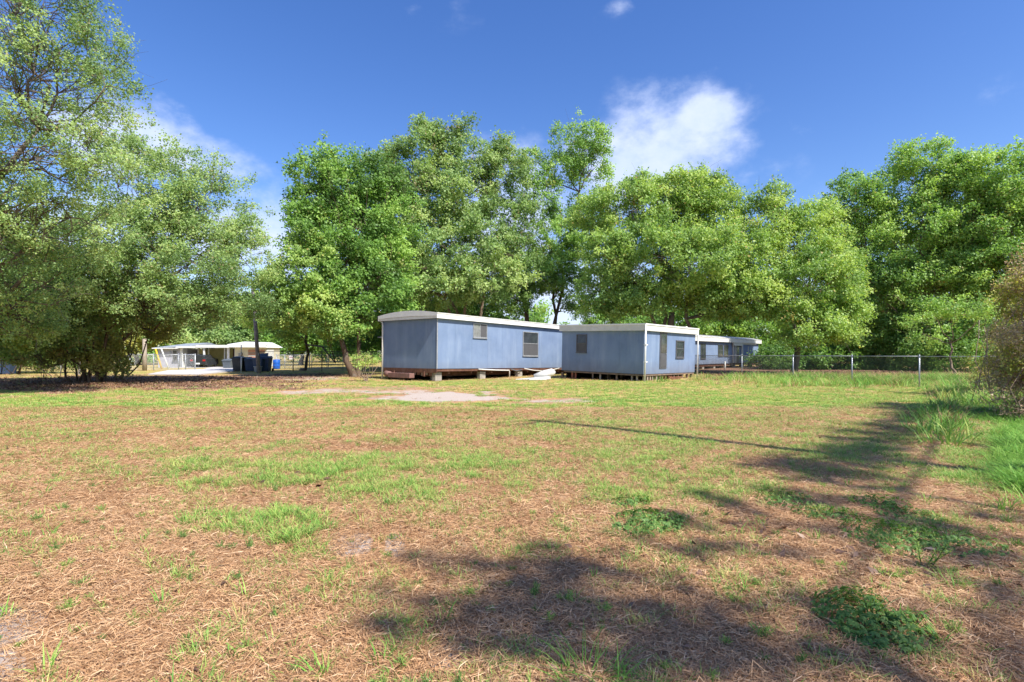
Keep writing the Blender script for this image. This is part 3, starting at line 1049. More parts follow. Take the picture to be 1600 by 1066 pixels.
# sign on the silver fence
a = P(455, 559, 46.85)
t = thing('warning_sign', 'small white sign with dark red lettering hung on the silver chain-link fence', 'sign', (a.x, a.y, 0))
box('board', M['sign_white'], t, -0.19, 0.19, -0.01, 0.0, 0.82, 1.14)
fn = bpy.data.curves.new('lettering', 'FONT')
fn.body = 'NO\nTRESPASSING'
fn.size = 0.075
fn.space_line = 0.8
fn.align_x = 'CENTER'
fn.extrude = 0.002
fn.materials.append(M['sign_red'])
ft = bpy.data.objects.new('lettering_curve', fn)
COL.objects.link(ft)
bpy.context.view_layer.update()
fm = bpy.data.meshes.new_from_object(ft)
bpy.data.objects.remove(ft)
fo = bpy.data.objects.new('lettering', fm)
COL.objects.link(fo)
fo.parent = t
fo.location = (0, -0.014, 1.02)
fo.rotation_euler = (R(90), 0, 0)
fo.scale = (0.75, 1.3, 1)


# ------------------------------------------------------------------ white house with carport
def build_house():
    d = 52.0
    s = d / 850
    X = lambda px: (px - 325) * s
    Z = lambda py: EYE + (553 - py) * s
    o = P(325, 580, d)
    t = thing('house', 'low white house with grey metal roof, open carport and white posts, across the driveway', 'house', (o.x, o.y, 0))
    # left block: gable end turned to us
    box('side_wall', M['lilac'], t, X(247), X(284), 0.0, 6.0, -0.05, Z(545))
    rf = MB()
    rf.hexa([(X(242), -0.4, Z(545)), (X(296), -0.4, Z(542)), (X(296), 6.2, Z(541)), (X(242), 6.2, Z(544)),
             (X(242), -0.4, Z(543.6)), (X(296), -0.4, Z(541)), (X(300), 3.0, Z(534.5)), (X(262), 3.0, Z(536))])
    rf.build('roof', M['roof_grey'], t)
    box('roof_edge', M['white'], t, X(242), X(284), -0.46, -0.41, Z(545.2), Z(543.8))
    w = window(t, 'window', X(270), X(277), Z(563), Z(547), 0.0, mullion='h', frame='frame_alu')
    box('shutter', M['frame_alu'], t, X(265), X(267), -0.05, -0.002, Z(555), Z(549))
    box('chimney_column', M['white'], t, X(284) + 0.01, X(288), -0.3, 0.5, -0.05, Z(544))
    # carport roof
    cr = MB()
    cr.hexa([(X(284), -0.8, Z(544)), (X(366), -0.8, Z(543)), (X(366), 6, Z(543)), (X(284), 6, Z(544)),
             (X(284), -0.8, Z(541.5)), (X(366), -0.8, Z(539.5)), (X(366), 6, Z(539)), (X(284), 6, Z(541))])
    cr.build('carport_roof', M['white_dirty'], t)
    box('carport_fascia', M['white'], t, X(314), X(366), -0.86, -0.81, Z(543.6), Z(539.4))
    box('carport_fascia', M['white'], t, X(283), X(313.5), -0.86, -0.81, Z(544), Z(541.8))
    box('carport_floor', M['slab'], t, X(286), X(370), -2.0, 5.9, -0.1, 0.05)
    box('back_wall', M['ochre'], t, X(284), X(347), 3.4, 3.5, -0.05, Z(544.5))
    box('back_wall', M['brown'], t, X(337), X(346), 3.2, 3.25, -0.05, Z(544.5))
    dd = box('door', M['brown'], t, X(346.5), X(352), 3.6, 3.65, 0.05, Z(545))
    box('handle', M['galv'], dd, X(347), X(347.6), 3.55, 3.6, 1.0, 1.06)
    box('doorway_wall', M['dark'], t, X(352), X(361), 3.5, 3.55, -0.05, Z(545))
    box('hanging_sheet', M['leaf_olive'] if False else M['ochre'], t, X(291), X(300), 1.9, 1.95, Z(553), Z(545))
    for px, w_, y in ((325, 2.4, -0.7), (313, 1.4, 1.4), (346.5, 1.6, 0.5), (352.5, 1.4, 0.5), (361.5, 3.6, -0.6), (290.5, 1.0, -0.6), (302, 1.0, 0.8)):
        box('carport_post', M['white'], t, X(px) - w_ * s / 2, X(px) + w_ * s / 2, y, y + 0.12, -0.02, Z(543.5))
    box('post_foot', M['concrete'], t, X(324), X(331), -1.2, -0.85, -0.05, 0.12)
    # right block: cream extension with deep white fascia
    box('extension_wall', M['cream'], t, X(375), X(423), -1.0, 2.0, -0.05, Z(543))
    box('side_panel', M['roof_grey'], t, X(366), X(374.5), 0.0, 2.0, -0.05, Z(542))
    box('porch_window', M['glass'], t, X(371), X(375), -0.03, -0.003, Z(556), Z(549))
    rb = MB()
    rb.hexa([(X(366), -1.5, Z(543)), (X(426), -1.5, Z(543.4)), (X(426), 2.4, Z(543)), (X(366), 2.4, Z(543)),
             (X(368), -1.5, Z(538.5)), (X(426), -1.5, Z(539)), (X(418), 1.0, Z(535)), (X(374), 1.0, Z(533.5))])
    rb.build('roof', M['white'], t)
    # faded boards on the extension
    zt = 546.5
    for k, m in enumerate(('terracotta', 'terracotta', 'wood_pale', 'terracotta', 'white_dirty', 'terracotta', 'cream')):
        y0 = zt + k * 2.1
        box('board', M[m], t, X(396), X(421), -1.05 - 0.006 * (k % 2), -1.003, Z(y0 + 1.95), Z(y0))
    box('white_panel', M['white'], t, X(423) + 0.003, X(423) + 0.04, -0.9, 0.6, 0.1, Z(545))
    box('meter_box', M['screen'], t, X(383), X(387.5), -1.3, -1.01, Z(557), Z(552))


build_house()

# concrete driveway apron
o = MB()
pts = [P(236, 588.5, 1), P(330, 582, 1)]
q = [G(232, 586), G(310, 586.5), G(366, 581), G(392, 577), G(330, 575.6), G(318, 578), G(262, 580)]
mesh = bpy.data.meshes.new('driveway')
vs = [(p.x, p.y, 0.07) for p in q] + [(p.x, p.y, -0.1) for p in q]
n_ = len(q)
mesh.from_pydata(vs, [], [tuple(range(n_)), tuple(reversed(range(n_, 2 * n_)))] + [(i, i + n_, (i + 1) % n_ + n_, (i + 1) % n_) for i in range(n_)])
mesh.materials.append(M['slab'])
mesh.update()
o = bpy.data.objects.new('driveway', mesh)
COL.objects.link(o)
tag(o, kind='structure')


# ------------------------------------------------------------------ parked car, rear towards us
def build_car():
    p = P(309, 577, 50)
    t = thing('parked_car', 'dark car with red tail lamps parked rear-first under the carport', 'car', (p.x, p.y, 0.05), R(4))
    prof = [(-0.86, 0.25), (-0.9, 0.55), (-0.86, 0.92), (-0.66, 1.02), (-0.55, 1.38), (0.55, 1.38), (0.66, 1.02), (0.86, 0.92), (0.9, 0.55), (0.86, 0.25)]
    mb = MB()
    secs = [(0.0, 0.9, 0.96), (0.25, 1.0, 0.78), (0.9, 1.0, 1.0), (2.6, 1.0, 1.0), (3.3, 1.0, 0.70), (4.2, 0.94, 0.62)]
    rings = []
    for y, kx, kz in secs:
        i = len(mb.v)
        for x, z in prof:
            zz = z if z < 0.95 else 0.95 + (z - 0.95) * max(0.0, (kz - 0.6) / 0.4)
            mb.v.append((x * kx, y, zz))
        rings.append(i)
    n = len(prof)
    for a, b in zip(rings, rings[1:]):
        for j in range(n):
            j2 = (j + 1) % n
            mb.f.append((a + j, a + j2, b + j2, b + j))
    mb.f.append(tuple(rings[0] + j for j in reversed(range(n))))
    mb.f.append(tuple(rings[-1] + j for j in range(n)))
    mb.build('body', M['car_dark'], t, bevel=0.02)
    box('rear_window', M['glass'], t, -0.5, 0.5, 0.1, 0.16, 1.0, 1.32)
    for x in (-0.8, 0.52):
        box('tail_lamp', M['car_red'], t, x, x + 0.28, -0.04, 0.0, 0.68, 0.86)
    box('bumper', M['car_dark'], t, -0.86, 0.86, -0.12, -0.003, 0.3, 0.52, bevel=0.03)
    box('number_plate', M['sign_white'], t, -0.26, 0.26, -0.135, -0.122, 0.34, 0.5)
    for x in (-0.86, 0.66):
        for y in (0.7, 3.3):
            MB().tube([(x, y, 0.3), (x + 0.2, y, 0.3)], 0.32, 14).build('wheel', M['tyre'], t)


build_car()
for _o in bpy.data.objects:
    if _o.name.startswith('parked_car'):
        _o.scale = (0.84, 0.6, 0.84)


# ------------------------------------------------------------------ bins, barrel
def wheelie_bin(label, px, d, mat, h=1.08, w=0.58, rz=0.0, lid_up=False, group=None, cat='rubbish bin'):
    p = P(px, 580, d)
    t = thing('rubbish_bin', label, cat, (p.x, p.y, 0), rz, group)
    b = w / 2
    k = 0.78
    hh = h - 0.1
    MB().hexa([(-b * k, -b * k, 0.05), (b * k, -b * k, 0.05), (b * k, b * k, 0.05), (-b * k, b * k, 0.05),
               (-b, -b, hh), (b, -b, hh), (b, b * 1.2, hh), (-b, b * 1.2, hh)]).build('bin_body', mat, t, bevel=0.02)
    if lid_up:
        MB().hexa([(-b, b * 0.9, hh), (b, b * 0.9, hh), (b, b * 1.2, hh), (-b, b * 1.2, hh),
                   (-b, b * 1.3, hh + 0.35), (b, b * 1.3, hh + 0.42), (b, b * 1.4, hh + 0.42), (-b, b * 1.4, hh + 0.35)]).build('lid', mat, t, bevel=0.015)
    else:
        MB().hexa([(-b - .03, -b - .04, hh + 0.003), (b + .03, -b - .04, hh + 0.003), (b + .03, b * 1.25, hh + 0.003), (-b - .03, b * 1.25, hh + 0.003),
                   (-b * 0.8, -b * 0.8, hh + 0.07), (b * 0.8, -b * 0.8, hh + 0.07), (b * 0.85, b * 1.1, hh + 0.12), (-b * 0.85, b * 1.1, hh + 0.12)]).build('lid', mat, t, bevel=0.015)
    box('rim', mat, t, -b - 0.015, b + 0.015, -b - 0.03, -b - 0.003, hh - 0.08, hh - 0.005)
    for s in (-1, 1):
        MB().tube([(s * (b - 0.02), b * 1.0, 0.12), (s * (b + 0.06), b * 1.0, 0.12)], 0.12, 12).build('wheel', M['tyre'], t)
    tube('handle', mat, t, [(-b * 0.8, b * 1.35, hh - 0.02), (b * 0.8, b * 1.35, hh - 0.02)], 0.02, 6)
    return t


wheelie_bin('tall black rubbish bin nearest the white signpost', 372, 40, M['bin_black'], 1.1, 0.68, R(10))
wheelie_bin('black rubbish bin between the white signpost and the dark utility pole', 383, 40.6, M['bin_black'], 1.05, 0.68, R(-6))
wheelie_bin('navy rubbish bin standing in front of the dark utility pole', 392, 39.6, M['bin_navy'], 1.0, 0.72, R(14))
wheelie_bin('navy rubbish bin with its lid propped open, right against the utility pole', 406, 39.3, M['bin_navy'], 1.05, 0.72, R(-8), True)
wheelie_bin('navy rubbish bin at the end of the row towards the blue barrel', 415, 39.6, M['bin_navy'], 1.12, 0.72, R(4))
wheelie_bin('grey ribbed bin beside the carport opening', 357, 47, M['bin_grey'], 0.85, 0.75, 0)
wheelie_bin('dusty navy bin alone by the left edge under the shrubs', 12, 34, M['bin_navy'], 1.05, 0.72, R(8))
p = P(432, 577, 46)
t = thing('barrel', 'bright blue plastic barrel in front of the cream building', 'barrel', (p.x, p.y, 0.02))
prof = [(0.0, 0.26), (0.05, 0.29), (0.25, 0.285), (0.28, 0.30), (0.31, 0.285), (0.5, 0.285), (0.53, 0.30), (0.56, 0.285), (0.74, 0.285), (0.78, 0.25)]
MB().tube([(0, 0, z) for z, r in prof], [r for z, r in prof], 20).build('drum', M['blue'], t, smooth=True)
MB().tube([(0, 0, 0.79), (0, 0, 0.81)], [0.255, 0.25], 20).build('lid', M['blue'], t)
# small crate of rubbish in front of the bins
p = P(403, 582, 38.6)
t = thing('plastic_tub', 'small pale grey-green tub on the ground in front of the navy bins', 'tub', (p.x, p.y, 0))
MB().hexa([(-.18, -.14, 0), (.18, -.14, 0), (.18, .14, 0), (-.18, .14, 0), (-.22, -.18, .38), (.22, -.18, .38), (.22, .18, .38), (-.22, .18, .38)]).build('tub_body', M['frame_alu'], t, bevel=0.01)
box('tub_rim', M['white_dirty'], t, -.24, .24, -.2, .2, .383, .41)

# ------------------------------------------------------------------ poles, props, signpost
def utility_pole(label, base, top, r0=0.16, r1=0.11, arm=True, arm_dir=(1, 0)):
    t = thing('utility_pole', label, 'utility pole', base)
    tp = Vector(top) - Vector(base)
    MB().tube([(0, 0, -0.3), tp * 0.5, tp], [r0, (r0 + r1) / 2, r1], 12).build('pole', M['pole'], t, smooth=True)
    if arm:
        a = Vector((arm_dir[0], arm_dir[1], 0)).normalized()
        z = tp - Vector((0, 0, 0.35))
        MB().tube([z - a * 0.7, z + a * 0.7], 0.05, 4).build('crossarm', M['pole'], t)
        for k in (-0.6, 0.6):
            q = z + a * k
            MB().tube([q, q + Vector((0, 0, 0.12))], [0.035, 0.02], 8).build('insulator', M['bin_grey'], t)
    box('guard_plate', M['galv'], t, -0.03, 0.03, -r0 - 0.012, -r0 + 0.01, 1.2, 1.35)
    return t


b = P(405, 580, 36)
tp = P(394, 440, 37.2)
utility_pole('dark timber utility pole leaning slightly, rising behind the row of bins', (b.x, b.y, 0), tp, 0.13, 0.105, False)
utility_pole('timber utility pole standing right of the camera, casting the thin straight shadow', (5.9, 5.3, 0), (5.9, 5.3, 9.0), 0.13, 0.09, True, (0.7, 0.7))
utility_pole('timber utility pole behind the camera at the near end of the overhead cable', (2.4, -5.4, 0), (2.4, -5.4, 7.6), 0.13, 0.1, False)
utility_pole('timber utility pole beyond the thicket at the far end of the overhead cable', (23.9, 19.8, 0), (23.9, 19.8, 7.8), 0.15, 0.1, False)
cab = []
c0, c1 = Vector((2.4, -5.4, 7.3)), Vector((23.9, 19.8, 7.5))
for k in range(25):
    f = k / 24
    q = c0.lerp(c1, f)
    q.z -= 0.5 * 4 * f * (1 - f)
    cab.append(q)
cb = MB().tube([q - c0 for q in cab], 0.032, 6).build('overhead_cable', M['tyre'])
cb.location = c0
tag(cb, 'thick black overhead cable slung between two poles on the right side of the yard', 'cable')


def prop(label, px0, py0, px1, py1, d, mat, r, group=None, extra=None, name='guy_guard'):
    a, b = P(px0, py0, d), P(px1, py1, d)
    a.z = -0.05
    t = thing(name, label, 'post', (a.x, a.y, 0), 0, group)
    v = b - a
    MB().tube([(0, 0, -0.05), v * 0.35, v], r, 8).build('shaft', mat, t, smooth=True)
    MB().tube([v, v * 1.02], [r, r * 0.4], 8).build('cap', extra or mat, t)
    return t


prop('yellow guy-wire guard leaning in front of the pale end wall of the house', 253, 578, 243, 546, 46, M['yellow'], 0.07, extra=M['white'])
prop('white guy-wire guard leaning beside the yellow one in front of the house', 264, 578, 252, 546, 46.5, M['pvc'], 0.06)
t = thing('wooden_post', 'stout weathered grey post with flat top standing by the brown shrub', 'post', (P(226, 580, 42).x, 42, 0))
MB().tube([(0, 0, -0.1), (0, 0, 2.45)], [0.17, 0.14], 10).build('shaft', M['wood_pale'], t, smooth=True)
t = thing('signpost', 'thin white and grey signpost standing before the black rubbish bins', 'signpost', (P(377, 580, 37).x, 37, 0))
tube('shaft', M['pvc'], t, [(0, 0, -0.1), (0, 0, 1.1)], 0.045, 8)
tube('upper_shaft', M['galv'], t, [(0, 0, 1.1), (0, 0, 1.9)], 0.03, 8)
# pale letter box among the left shrubs
p = P(124, 560, 33)
t = thing('letter_box', 'small white letter box on a dark post among the left shrubs', 'letter box', (p.x, p.y, 0))
box('post', M['pole'], t, -0.05, 0.05, -0.05, 0.05, -0.1, 0.95)
MB().tube([(-0.02, -0.25, 1.06), (-0.02, 0.25, 1.06)], 0.12, 10).build('box_body', M['white'], t)


# ------------------------------------------------------------------ trees and shrubs
def crown_mesh(name, mat, rng, clumps, per_m2, L, flat=0.6, up=0.7, dead_rate=0.04):
    """leaf diamonds gathered in clumps: list of (x, y, z, radius, tint)"""
    cs, ns, tints, deads, Ls = [], [], [], [], []
    for (x, y, z, r, tn) in clumps:
        n = max(6, int(per_m2 * r * r * DENSITY))
        d = norm(rng.normal(size=(n, 3)))
        rad = r * (0.25 + 0.75 * rng.random(n) ** 0.55)
        off = d * rad[:, None]
        off[:, 2] *= flat
        # sprays: leaves line up along a few twigs of the clump
        k = rng.integers(0, 7, n)
        sp = norm(rng.normal(size=(7, 3)) + np.array([0, 0, 0.15]))
        along = rng.random(n) * r * 1.15
        m = rng.random(n) < 0.55
        o2 = sp[k] * along[:, None] + rng.normal(size=(n, 3)) * (0.10 * r + 0.02)
        off = np.where(m[:, None], o2, off)
        cs.append(off + np.array([x, y, z]))
        ns.append(norm(rng.normal(size=(n, 3)) * 0.8 + np.array([0.5, -0.5, up]) + 0.5 * d))
        tints.append(np.clip(tn + rng.normal(size=n) * 0.16, 0, 1))
        dd = 1.0 if rng.random() < dead_rate * 0.25 else 0.0
        deads.append(np.where(rng.random(n) < (dead_rate * 0.5 + 0.3 * dd), 0.7, 0.0))
        Ls.append(L * (0.65 + 0.7 * rng.random(n)))
    Cc, Nn, LL = np.concatenate(cs), np.concatenate(ns), np.concatenate(Ls)
    V = leaf_tris(rng, Cc, Nn, LL * 0.9, LL * 0.64)
    return quads_mesh(name, V, mat, np.concatenate(tints), np.concatenate(deads)), len(Cc)


NLEAF = 0
DENSITY = 3.2


def bend(a, b, rng, k=5, w=0.08):
    a, b = Vector(a), Vector(b)
    Ln = (b - a).length
    pts = []
    o = Vector((0, 0, 0))
    for i in range(k + 1):
        f = i / k
        q = a.lerp(b, f)
        if 0 < i < k:
            o = o * 0.5 + Vector(rng.normal(size=3)) * Ln * w * 0.5
            q = q + o + Vector((0, 0, -0.06 * Ln * math.sin(math.pi * f)))
        pts.append(q)
    return pts


def tree(name, label, base, lobes, mat, leaf=0.16, per_m2=170, clump=0.75, dens=1.0, seed=1, bark='bark_grey', stems=None, r0=0.28,
         dead=0.04, group=None, cat='tree', twigs=0.5, inner=0.45, crown_name='crown', limb_name='limb', tint_bias=0.0, ragged=0.12):
    """lobes: (px, py, rx px, ry px, depth, [depth radius m]); stems: (base offset x m, y m, top px, top py, top depth, radius)"""
    global NLEAF
    rng = np.random.default_rng(seed)
    t = thing(name, label, cat, base, 0, group)
    B = Vector(base)
    clumps = []
    lob = []
    for lb in lobes:
        px, py, rx, ry, d = lb[:5]
        c = P(px, py, d) - B
        a, b = rx * d / 850, ry * d / 850
        dr = lb[5] if len(lb) > 5 else min(a, 3.8)
        lob.append((c, a, b, dr))
        area = (a * b + a * dr + b * dr) / 3 * 4 * math.pi
        n = max(3, int(1.3 * dens * area / (clump * clump * 2.2)))
        dirs = norm(rng.normal(size=(n, 3)))
        rr = inner + (1 - inner) * rng.random(n) ** 0.6
        jut = rng.random(n) < ragged
        rr = np.where(jut, rr * 1.18, rr)
        cr = clump * (0.55 + 0.75 * rng.random(n)) * np.where(jut, 0.6, 1.0)
        lt = rng.normal() * 0.12
        for q, r_, c_ in zip(dirs, rr, cr):
            clumps.append((c.x + q[0] * a * r_, c.y + q[1] * dr * r_, max(0.15 - B.z, c.z + q[2] * b * r_), c_, 0.5 + tint_bias + lt + rng.normal() * 0.2))
    me, n = crown_mesh(crown_name, M[mat], rng, clumps, per_m2, leaf, dead_rate=dead)
    NLEAF += n
    o = bpy.data.objects.new(crown_name, me)
    COL.objects.link(o)
    o.parent = t
    # stems
    tops = []
    if stems is None:
        stems = [(0, 0, None, None, None, r0)]
    for (ox, oy, px, py, d, r) in stems:
        if px is None:
            c = sum((l[0] for l in lob), Vector()) / len(lob)
            top = Vector((c.x * 0.4, c.y * 0.4, c.z * 0.55))
        else:
            top = P(px, py, d) - B
        pts = bend((ox, oy, 0), top, rng, 6, 0.07)
        pts = [Vector((ox, oy, -0.3)), Vector((ox, oy, 0.0)) + (pts[1] - pts[0]) * 0.05] + pts[1:]
        rad = [r * 1.5, r * 1.25] + [r * (1 - 0.45 * k / 6) for k in range(1, 7)]
        MB().tube(pts, rad, 9).build('trunk', M[bark], t, smooth=True)
        tops.append((pts, rad))
    cl = np.array([c[:3] for c in clumps])
    own = []
    start = 0
    for li, (c, a, b, dr) in enumerate(lob):
        tp, rad = min(tops, key=lambda q: (q[0][-1] - c).length)
        # leave the stem where it is below the lobe
        k = len(tp) - 1
        while k > 3 and tp[k].z > c.z - 0.3 * b:
            k -= 1
        st = tp[k]
        mb = MB()
        ln = (c - st).length
        if ln < 0.2:
            continue
        rb = rad[k] * 0.7
        pts = bend(st, c, rng, 5, 0.1)
        mb.tube(pts, [rb * (1 - 0.13 * q) for q in range(6)], 7)
        # boughs into the lobe's clumps
        dd = np.linalg.norm((cl - np.array(c)) / np.array([a, dr, b]), axis=1)
        idx = np.where(dd < 1.05)[0]
        rng.shuffle(idx)
        m = max(4, int(len(idx) * twigs * 0.35))
        for i in idx[:m]:
            e = Vector(cl[i])
            s_ = pts[int(rng.integers(2, 6))]
            q = bend(s_, e, rng, 4, 0.12)
            r_ = max(0.015, min(rb * 0.35, 0.012 * (e - s_).length + 0.012))
            mb.tube(q, [r_, r_ * 0.85, r_ * 0.65, r_ * 0.45, r_ * 0.25], 4, cap=False)
            for _ in range(2):
                e2 = e + Vector(rng.normal(size=3)) * clump * 0.9
                mb.tube([q[3], (q[4] + e2) / 2, e2], [r_ * 0.4, r_ * 0.3, r_ * 0.15], 3, cap=False)
        mb.build(limb_name, M[bark], t, smooth=True)
    return t


def gbase(px, d):
    x = (px - 800) / 850 * d
    return (x, d, gz(x, d))


# --- the big near tree at the left edge
tree('oak_tree', 'tall airy oak rising out of the frame at the left edge of the yard', gbase(-170, 17.5),
     [(60, 20, 130, 95, 16.5), (30, 140, 150, 85, 16), (120, 60, 70, 60, 16.5), (60, 230, 110, 70, 15.5), (10, 330, 100, 80, 16), (150, 250, 60, 45, 16), (165, 135, 45, 32, 16),
      (-120, 120, 140, 140, 17), (-100, 300, 120, 110, 17), (20, -130, 150, 110, 17), (40, 430, 80, 60, 17), (110, 340, 80, 60, 16.5), (20, 480, 90, 50, 18), (-60, 400, 90, 90, 17), (60, 500, 50, 36, 19)],
     'leaf_grey', leaf=0.078, per_m2=300, clump=0.40, dens=0.50, seed=3, bark='bark_grey', stems=[(0, 0, -20, 250, 17, 0.2), (0.5, 0.3, 60, 200, 16.6, 0.11)], twigs=0.9, tint_bias=-0.02, dead=0.05, ragged=0.25)
# --- the second, broader tree behind it, brown stems at its foot
tree('oak_tree', 'broad many-stemmed oak left of the white house with crown sweeping down to the shrubs', gbase(140, 24.5),
     [(235, 290, 85, 75, 25), (330, 330, 75, 70, 25.5), (190, 380, 95, 70, 23.5), (300, 410, 105, 60, 24), (375, 400, 50, 55, 25.5), (250, 470, 120, 42, 24),
      (120, 450, 85, 55, 23), (350, 475, 70, 40, 25), (130, 505, 50, 28, 23.5), (80, 500, 60, 50, 22.5), (150, 430, 80, 50, 22), (385, 350, 30, 32, 26), (200, 240, 40, 32, 25), (335, 270, 26, 24, 25.5), (90, 380, 70, 55, 23.5), (270, 345, 60, 50, 24)],
     'leaf_grey', leaf=0.10, per_m2=240, clump=0.52, dens=0.58, seed=4, bark='bark_brown',
     stems=[(0, 0, 160, 470, 24, 0.07), (-0.3, 0.2, 120, 470, 23.6, 0.055), (0.3, 0.1, 200, 440, 24.4, 0.08), (0.2, 0.5, 250, 400, 25, 0.08), (0.1, 0.3, 140, 480, 24, 0.05), (-.2, -.1, 90, 500, 23.6, .045)], twigs=0.8, tint_bias=0.0, dead=0.06, ragged=0.2)
tree('shrub', 'brown-stemmed arching shrub fanning out beside the pale driveway', gbase(178, 27),
     [(190, 480, 60, 40, 26.5), (235, 500, 45, 28, 26.5), (150, 510, 50, 32, 27), (255, 520, 24, 14, 27)],
     'leaf_olive', leaf=0.10, per_m2=210, clump=0.4, dens=0.8, seed=5, bark='bark_tan',
     stems=[(0, 0, 150, 520, 26.8, 0.045), (0.1, 0, 175, 505, 26.8, 0.045), (0.2, 0, 200, 505, 26.8, 0.045), (0.3, 0.1, 222, 505, 26.8, 0.04), (0.45, 0, 238, 510, 26.8, 0.04), (0.5, -.1, 212, 520, 26.6, 0.035),
            (-0.2, 0, 132, 520, 27, 0.035), (0.3, 0.2, 190, 500, 27, 0.04)], cat='shrub', twigs=1.0, dead=0.12)
tree('shrub', 'dark clump of leafy stems at the foot of the left oaks', gbase(120, 25),
     [(110, 535, 40, 36, 24), (70, 540, 50, 36, 25), (150, 560, 30, 20, 24.5), (185, 555, 24, 24, 25), (35, 545, 40, 25, 27)],
     'leaf_olive', leaf=0.11, per_m2=220, clump=0.4, dens=1.0, seed=6, bark='bark_brown',
     stems=[(0, 0, 110, 530, 26, 0.05), (0.1, 0, 130, 520, 26, 0.05), (-0.25, 0, 90, 520, 26, 0.05), (0.3, 0, 150, 535, 26, 0.04), (0.45, 0, 160, 548, 26, 0.035)], cat='shrub', twigs=0.9, dead=0.15)
tree('shrub', 'low bright green shrub mass against the left edge behind the navy bin', gbase(40, 36),
     [(20, 490, 55, 50, 21, 1.2), (5, 530, 50, 34, 22, 1.2), (60, 520, 40, 34, 22, 1.2), (-30, 470, 50, 60, 20, 1.2), (10, 500, 60, 50, 36), (60, 555, 55, 22, 36.5), (-30, 540, 60, 50, 36), (90, 560, 40, 18, 37)],
     'leaf_lime', leaf=0.12, per_m2=170, clump=0.5, dens=0.8, seed=7, bark='bark_brown', cat='shrub', r0=0.06)
tree('shrub', 'withered rust-brown sapling at the foot of the leafy stems', gbase(157, 25),
     [(156, 578, 9, 14, 25, 0.3)], 'leaf_dead', leaf=0.08, per_m2=300, clump=0.22, dens=1.2, seed=8, bark='bark_tan',
     stems=[(0, 0, 155, 572, 25, 0.012), (0.05, 0, 160, 570, 25, 0.012)], cat='shrub')
# --- dark-leaved tree with leaning trunk left of the long trailer
tree('oak_tree', 'deep green oak with dark leaning forked trunk just left of the long trailer', gbase(553, 31),
     [(515, 300, 68, 62, 33), (560, 290, 70, 50, 34), (490, 370, 48, 50, 32), (540, 380, 80, 60, 33), (600, 340, 60, 70, 34.5), (520, 450, 60, 45, 31.5), (575, 450, 60, 45, 32), (600, 420, 50, 50, 33),
      (470, 340, 26, 24, 32), (610, 490, 40, 28, 33), (540, 500, 50, 26, 31.5)],
     'leaf_deep', leaf=0.17, per_m2=130, clump=0.72, dens=0.85, seed=9, bark='bark_brown',
     stems=[(0, 0, 527, 500, 31.2, 0.2), (0.25, 0.1, 556, 480, 31.5, 0.13)], tint_bias=0.0, dead=0.02)
tree('oak_tree', 'lime green low-branching crown hanging over the fence left of the leaning trunk', gbase(470, 43),
     [(480, 430, 55, 50, 30.5, 2.0), (455, 480, 45, 36, 31, 2.0), (505, 480, 40, 34, 30, 1.6), (485, 380, 26, 22, 31, 1.0), (455, 515, 30, 20, 34), (430, 450, 32, 34, 33), (400, 488, 50, 26, 40), (520, 515, 30, 16, 30)],
     'leaf_lime', leaf=0.15, per_m2=160, clump=0.5, dens=0.75, seed=10, bark='bark_brown', stems=[(0, 0, 468, 500, 36, 0.12)], dead=0.03)
# --- tall grey-green oaks behind the trailer
tree('oak_tree', 'tall grey-green oak with three pale trunks rising behind the long trailer', gbase(735, 41),
     [(660, 230, 48, 45, 41), (640, 290, 60, 55, 41), (700, 310, 70, 60, 40), (740, 240, 50, 48, 41), (790, 270, 50, 50, 42), (640, 380, 80, 55, 39), (720, 390, 90, 55, 38), (790, 350, 60, 60, 41),
      (610, 330, 40, 40, 40), (760, 430, 70, 40, 38.5), (680, 445, 80, 35, 38), (620, 430, 50, 35, 38.5), (685, 208, 24, 20, 41), (800, 430, 50, 40, 39.5), (600, 260, 30, 28, 41)],
     'leaf_grey', leaf=0.18, per_m2=125, clump=0.8, dens=0.68, seed=12, bark='bark_tan',
     stems=[(-0.2, 0, 702, 440, 40.5, 0.16), (0.6, 0.3, 730, 430, 40.8, 0.17), (1.2, 0.2, 747, 420, 41, 0.17), (0.3, 0.6, 690, 300, 41.5, 0.14)], twigs=0.7, tint_bias=0.05, dead=0.05, ragged=0.22)
tree('oak_tree', 'slim dark-trunked oak behind the trailer roof with ball-shaped top against the cloud', gbase(826, 43),
     [(905, 225, 48, 36, 43), (925, 255, 34, 40, 43), (885, 265, 36, 32, 43), (890, 330, 36, 30, 43), (850, 300, 30, 45, 43), (830, 250, 24, 18, 43.5), (860, 380, 60, 40, 42.5), (835, 430, 60, 34, 42), (880, 440, 45, 32, 42.5), (930, 340, 34, 44, 43), (905, 395, 40, 30, 43), (800, 465, 40, 24, 41.5), (880, 478, 18, 14, 42)],
     'leaf_fresh', leaf=0.17, per_m2=115, clump=0.66, dens=0.62, seed=13, bark='bark_brown',
     stems=[(0, 0, 822, 430, 42.6, 0.24), (1.0, 0.2, 868, 440, 42.8, 0.16), (0.9, 0, 905, 300, 43, 0.14)], twigs=0.8, dead=0.03, ragged=0.2)
tree('oak_tree', 'low leafy oak filling the gap between the trailer roof and the tall oaks', gbase(640, 46),
     [(600, 500, 70, 40, 46), (680, 480, 70, 40, 47), (760, 480, 60, 32, 47), (560, 520, 60, 34, 48), (630, 440, 60, 36, 48)],
     'leaf_deep', leaf=0.2, per_m2=90, clump=0.85, dens=0.75, seed=14, bark='bark_brown')
